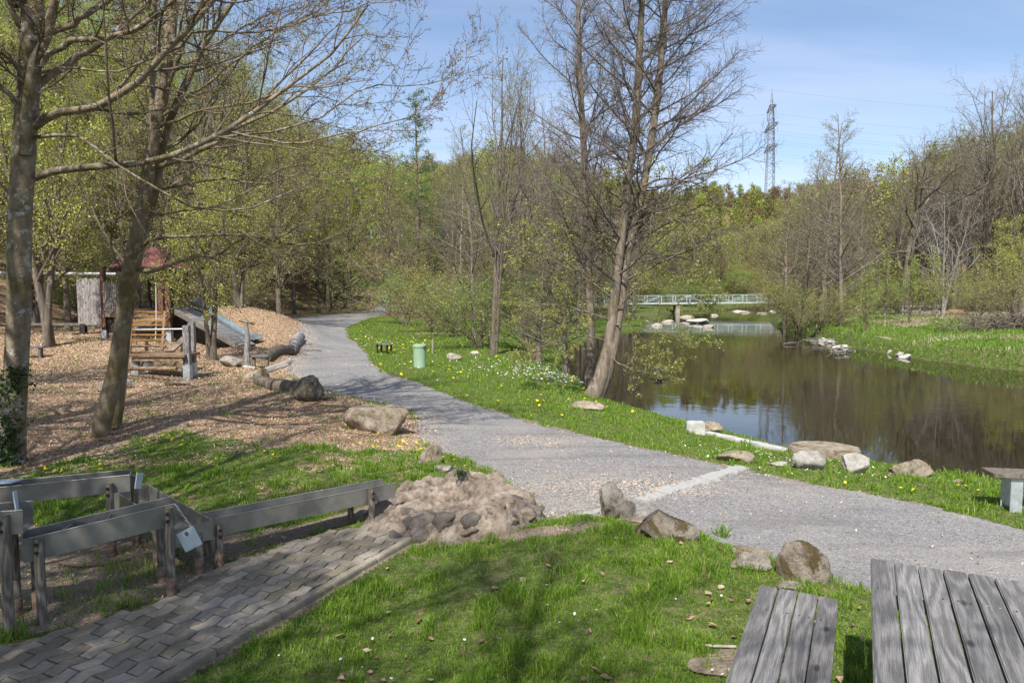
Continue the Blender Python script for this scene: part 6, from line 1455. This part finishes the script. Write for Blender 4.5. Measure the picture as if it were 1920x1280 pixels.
for e in (0, 1):
    mb = MB()
    for i in range(15):
        h0, h1 = [.16 + .30 * math.exp(-((k - 1.0) / 1.8) ** 2) for k in (i, i + 1)]; a_, c_ = sl[i] + wv * e - o0, sl[i + 1] + wv * e - o0; w_3 = v3([0, .03, 0])
        q4 = [a_, c_, c_ + [0, 0, h1], a_ + [0, 0, h0]]; mb.add(q4 + [v_ + w_3 for v_ in q4], [(0, 1, 2, 3), (7, 6, 5, 4), (3, 2, 6, 7), (0, 3, 7, 4), (1, 5, 6, 2)])
    mb.build("side_wall", M["slide"], root)
mb = MB(); q_ = sl[-2] - o0; mb.beam(q_ + [0, .3, -.6], q_ + [0, .3, -.03], .12, .5, (0, 1, 0)); mb.build("foot", M["redwood"], root)
# leaning post with cross sticks
q_ = G(466, 687); root = empty("hand_pump_post", tuple(q_), 0, "weathered crooked post with thin crossbars beside the log bench", "post"); mb = MB(); mb.tube(spline([(0, 0, -.1), (-.05, 0, .45), (.0, 0, .9), (-.06, 0, 1.42)], 10), [.10, .095, .09, .085, .08, .08, .075, .075, .07, .07], 9, .15); mb.build("shaft", M["greyboard"], root, 0, True)
mb = MB(); mb.tube([(-.28, 0, 1.48), (.0, 0, 1.42), (.22, .05, 1.36)], .018, 6); mb.build("crossbar", M["dark"], root); mb = MB(); mb.tube([(-.15, .1, 1.38), (.25, -.05, 1.44)], .014, 6); mb.build("crossbar", M["dark"], root)
q_ = G(487, 690); root = empty("log_bench", tuple(q_), .1, "short bench of a split log on two stumps", "bench"); mb = MB(); mb.box((0, .15, .38), (.58, .34, .10)); mb.build("seat", M["plank"], root, .03)
for x_ in (-.2, .22): mb = MB(); mb.tube([(x_, .1, -.05), (x_, .1, .34)], .055, 9); mb.build("leg", M["post"], root)
# logs edging the chips
def log(label, a_, c_, r0, r1, m="greyboard", name="log", lift=.6):
    p0, p1 = G(*a_), G(*c_); p0[2] += r0 * lift; p1[2] += r1 * lift; mid = (p0 + p1) / 2; mid[2] = tz(mid[0], mid[1]) + (r0 + r1) / 2 * lift; mb = MB(); mb.tube(spline([p0, mid, p1], 8) + RNG.normal(0, .01, (8, 3)), np.linspace(r0, r1, 8), 12, .12); tag(mb.build(name, M[m], None, .0, True), label, "log")
log("long dark log lying from the bench towards the path", (498, 676), (546, 664), .20, .20, "bark"); log("middle log of the row edging the path", (545, 663), (553, 650), .22, .2); log("last pale log at the end of the row by the path", (552, 650), (562, 638), .24, .24)
log("thin pale branch lying in the chips under the grey boulder", (415, 683), (478, 692), .06, .05, "pale_bark"); log("rotting log between the tilted slab and the round boulder", (485, 720), (556, 734), .15, .15, "bark"); log("broken log end touching the round split boulder", (550, 724), (570, 728), .13, .12, "bark")
q_ = G(500, 712); mb = MB(); mb.box((0, 0, 0), (1.3, .5, .13), Matrix.Rotation(R(-18), 3, "Y") @ Matrix.Rotation(.1, 3, "X")); o = mb.build("stone_slab", M["rock_pale"], None, .03); o.location = (q_[0], q_[1] + .2, q_[2] + .28); tag(o, "tilted pale stone slab propped on the dark wedge stone", "stone slab")
# board wall and beams at left
q_ = PB(152, 29.5); gz3 = Z0(q_); root = empty("board_wall", (q_[0], 29.5, gz3), 0, "silver grey board wall standing left of the tower", "board wall"); mb = MB(); zt_ = zrow(q_, 521, 152) - gz3; zb_ = zrow(q_, 609, 152) - gz3
for k in range(9): mb.box((-.12 + k * .115 + .05, 0, (zt_ + zb_) / 2 + .01 * (k % 2)), (.108, .03, zt_ - zb_ - .03 * (k % 3))) 
mb.build("boards", M["greyboard"], root)
mb = MB(); mb.box((-.9, .05, zb_ + .02), (3.0, .12, .12)); mb.build("beam", M["post"], root, .01); mb = MB(); mb.box((.05, .05, zb_ / 2), (.22, .2, zb_ + .1)); mb.build("leg", M["dark"], root, .01); mb = MB(); mb.box((.05, .03, .02), (.6, .5, .06)); mb.build("foot", M["dark"], root)
q_ = PB(152, 30.2); mb = MB(); p0, p1 = PD(-40, 511, 30.4), PD(218, 514, 30.2); mb.tube([p0, p1], .07, 10); tag(mb.build("overhead_rail", M["galv"], None, 0, True), "grey overhead rail running from the tower to the left", "rail")
for px_, lab in ((-30, "support post at the far end of the overhead rail"), (196, "support post of the overhead rail beside the tower")):
    q_ = PB(px_, 30.5); mb = MB(); mb.box((0, 0, .9), (.15, .15, 3.3 - Z0(q_) * 1)); o = mb.build("rail_post", M["redwood"], None, .01); o.location = (q_[0], q_[1], Z0(q_)); tag(o, lab, "post")
q_ = G(62, 671); root = empty("low_bench", tuple(q_), .3, "low dark bench half hidden behind the thick trunk", "bench"); mb = MB(); mb.box((-.2, 0, .36), (1.1, .35, .06)); mb.build("seat", M["plank"], root, .01)
for x_ in (-.6, .22): mb = MB(); mb.box((x_, 0, .16), (.07, .28, .36)); mb.build("leg", M["post"], root)
# lamp post behind the mound, sign and stump
q_ = PB(548 - 28, 45.0); mb = MB(); mb.tube([(0, 0, -.1), (0, 0, 3.4)], .055, 8); mb.tube([(0, 0, 3.4), (0, 0, 3.65)], [.16, .12], 10); o = mb.build("lamp_post", M["galv"], None, 0, True); o.location = (q_[0], q_[1], Z0(q_)); tag(o, "slim grey lamp post between the trunks behind the chip mound", "lamp post")
q_ = G(1000, 655); q_[0], q_[1] = (1000 - 960) / F * 27.5, 27.5; mb = MB(); mb.tube([(0, 0, -.2), (.02, 0, .2), (.05, .02, .5)], [.24, .17, .15], 10, .3); o = mb.build("tree_stump", M["rust"], None, 0, True); o.location = (q_[0], q_[1], Z0(q_)); tag(o, "rotten red brown tree stump at the water's edge", "stump")
# outfall wall, brush pile, driftwood, rail and upturned boat on the far bank
a_, c_ = P(1654, 653, WZ) + [0, .45, .0], P(1684, 661, WZ) + [0, .45, .0]; root = empty("stone_outfall", (a_[0], a_[1], 0), 0, "grey stone outfall wall set into the far bank", "outfall wall"); mb = MB(); d0 = c_ - a_
for l in range(2):
    for k in range(3): mb.beam(d0 * (k + .03 + .15 * (l % 2)) / 3.3 + [0, 0, -.42 + .36 * l], d0 * (k + .97 + .15 * (l % 2)) / 3.3 + [0, 0, -.42 + .36 * l], .4, .34)
mb.build("blocks", M["rock_tan"], root, .02); mb = MB(); mb.beam(d0 * -.05 + [0, .06, .14], d0 * .98 + [0, .06, .14], .46, .07); mb.build("cap", M["rock_tan"], root, .02)
def sticks(px, py, n, sx, sy, hgt, ln, label, name, m="dead", lo=.012, hi=.035, p=None):
    q_ = G(px, py) if p is None else p; A_, B_ = [], []
    x = RNG.normal(0, sx, n); y = RNG.normal(0, sy, n); z = np.abs(RNG.random(n)) * hgt * np.exp(-(x / sx / 1.5) ** 2); a0_ = RNG.uniform(0, 3.14, n); l = RNG.uniform(.4, 1, n) * ln; tl = RNG.normal(0, .18, n)
    p0 = np.stack([x - np.cos(a0_) * l / 2, y - np.sin(a0_) * l / 2, z - tl * l / 2], 1); p1 = np.stack([x + np.cos(a0_) * l / 2, y + np.sin(a0_) * l / 2, z + tl * l / 2], 1); mid = (p0 + p1) / 2 + RNG.normal(0, .06 * ln, (n, 3))
    V, qq = tubes(np.stack([p0, mid, p1], 1), np.outer(RNG.uniform(lo, hi, n), [1, .9, .4]), 5); o = link(name, raw_mesh(name, V, qq, None, [M[m]]), None, tuple(q_)); return tag(o, label, "wood pile")
sticks(1885, 618, 260, 1.5, .8, .9, 2.2, "pile of grey brushwood in the far meadow", "brush_pile", "bark")
sticks(0, 0, 14, .35, .2, .25, 1.0, "tangle of bleached driftwood at the tip of the far bank", "driftwood", p=P(1576, 657, WZ + .05) + [0, 0, .0], lo=.02, hi=.05)
sticks(0, 0, 30, 1.0, .5, .25, 1.3, "dead branches washed up between the alder roots and the water", "driftwood", p=P(1545, 642, WZ + .08), lo=.012, hi=.03)
sticks(0, 0, 8, .12, .1, .2, .55, "forked driftwood caught on the lone river rock", "driftwood", p=P(1236, 700, WZ + .1), lo=.02, hi=.035)
q_ = PB(1790, 62); mb = MB(); mb.tube([(-1.1, 0, .25), (-.5, 0, .3), (.5, 0, .3), (1.1, 0, .25)], [.12, .3, .32, .14], 12, .1); o = mb.build("fallen_log", M["timber"], None, 0, True); o.location = (q_[0], q_[1], Z0(q_)); tag(o, "thick brown log lying beside the dead white tree", "log")
q_ = PB(1725, 60); root = empty("wooden_rail", (q_[0], q_[1], Z0(q_)), 0, "low grey wooden rail in the far meadow", "rail"); mb = MB(); [mb.beam((-1.6, 0, h_), (1.6, 0, h_), .06, .09) for h_ in (.45, .85)]; mb.build("crossbar", M["greyboard"], root)
for x_ in (-1.5, 0, 1.5): mb = MB(); mb.box((x_, .08, .42), (.12, .1, 1.05)); mb.build("post", M["greyboard"], root)

# ================================================================== LIGHT
AZ, EL = math.atan2(.14, .55), math.radians(52)   # shadows run towards +y, slightly +x
sd = bpy.data.lights.new("sun", "SUN"); so = bpy.data.objects.new("sun", sd); COL.objects.link(so)
dirv = Vector((math.sin(AZ) * math.cos(EL), math.cos(AZ) * math.cos(EL), -math.sin(EL)))
so.rotation_euler = dirv.to_track_quat("-Z", "Y").to_euler(); so.location = (-10, -30, 40)
sd.energy = 4.6; sd.angle = R(.53); sd.color = (1, .955, .88)
w = bpy.data.worlds.new("World"); sc.world = w; w.use_nodes = True; nt = w.node_tree; nt.nodes.clear(); b = NB(nt)
sky = b.n("ShaderNodeTexSky", sky_type="NISHITA"); sky.sun_disc = False; sky.sun_elevation = EL; sky.sun_rotation = math.atan2(-math.sin(AZ), -math.cos(AZ)); sky.air_density = 1.0; sky.dust_density = 1.2; sky.ozone_density = 1.6; sky.altitude = 300
tc = b.n("ShaderNodeTexCoord").outputs["Generated"]
sx = b.n("ShaderNodeSeparateXYZ", i_Vector=tc)
zc = b.math("ADD", sx.outputs[2], .12)
cv = b.n("ShaderNodeCombineXYZ"); b.l(b.math("DIVIDE", sx.outputs[0], zc), cv.inputs[0]); b.l(b.math("DIVIDE", sx.outputs[1], zc), cv.inputs[1])
mp = b.n("ShaderNodeMapping", i_Vector=cv.outputs[0], i_Rotation=(0, 0, .5), i_Scale=(.28, 1.1, 1)).outputs[0]
cl = b.noise(mp, 1.0, 8, .55, .6); cl = b.math("MULTIPLY", S_node(b, cl, .30, .85), .55)
skyc = b.mix(cl, sky.outputs[0], (5.1, 5.3, 6.7))
bg = b.n("ShaderNodeBackground", i_Color=skyc, i_Strength=.12); o = b.n("ShaderNodeOutputWorld"); b.l(bg.outputs[0], o.inputs[0])
vs = sc.view_settings; vs.view_transform = "Standard"; vs.look = "None"; vs.gamma = 1; vs.exposure = .64
sc.cycles.max_bounces = 6; sc.cycles.diffuse_bounces = 3; sc.cycles.transparent_max_bounces = 4; sc.cycles.use_denoising = True
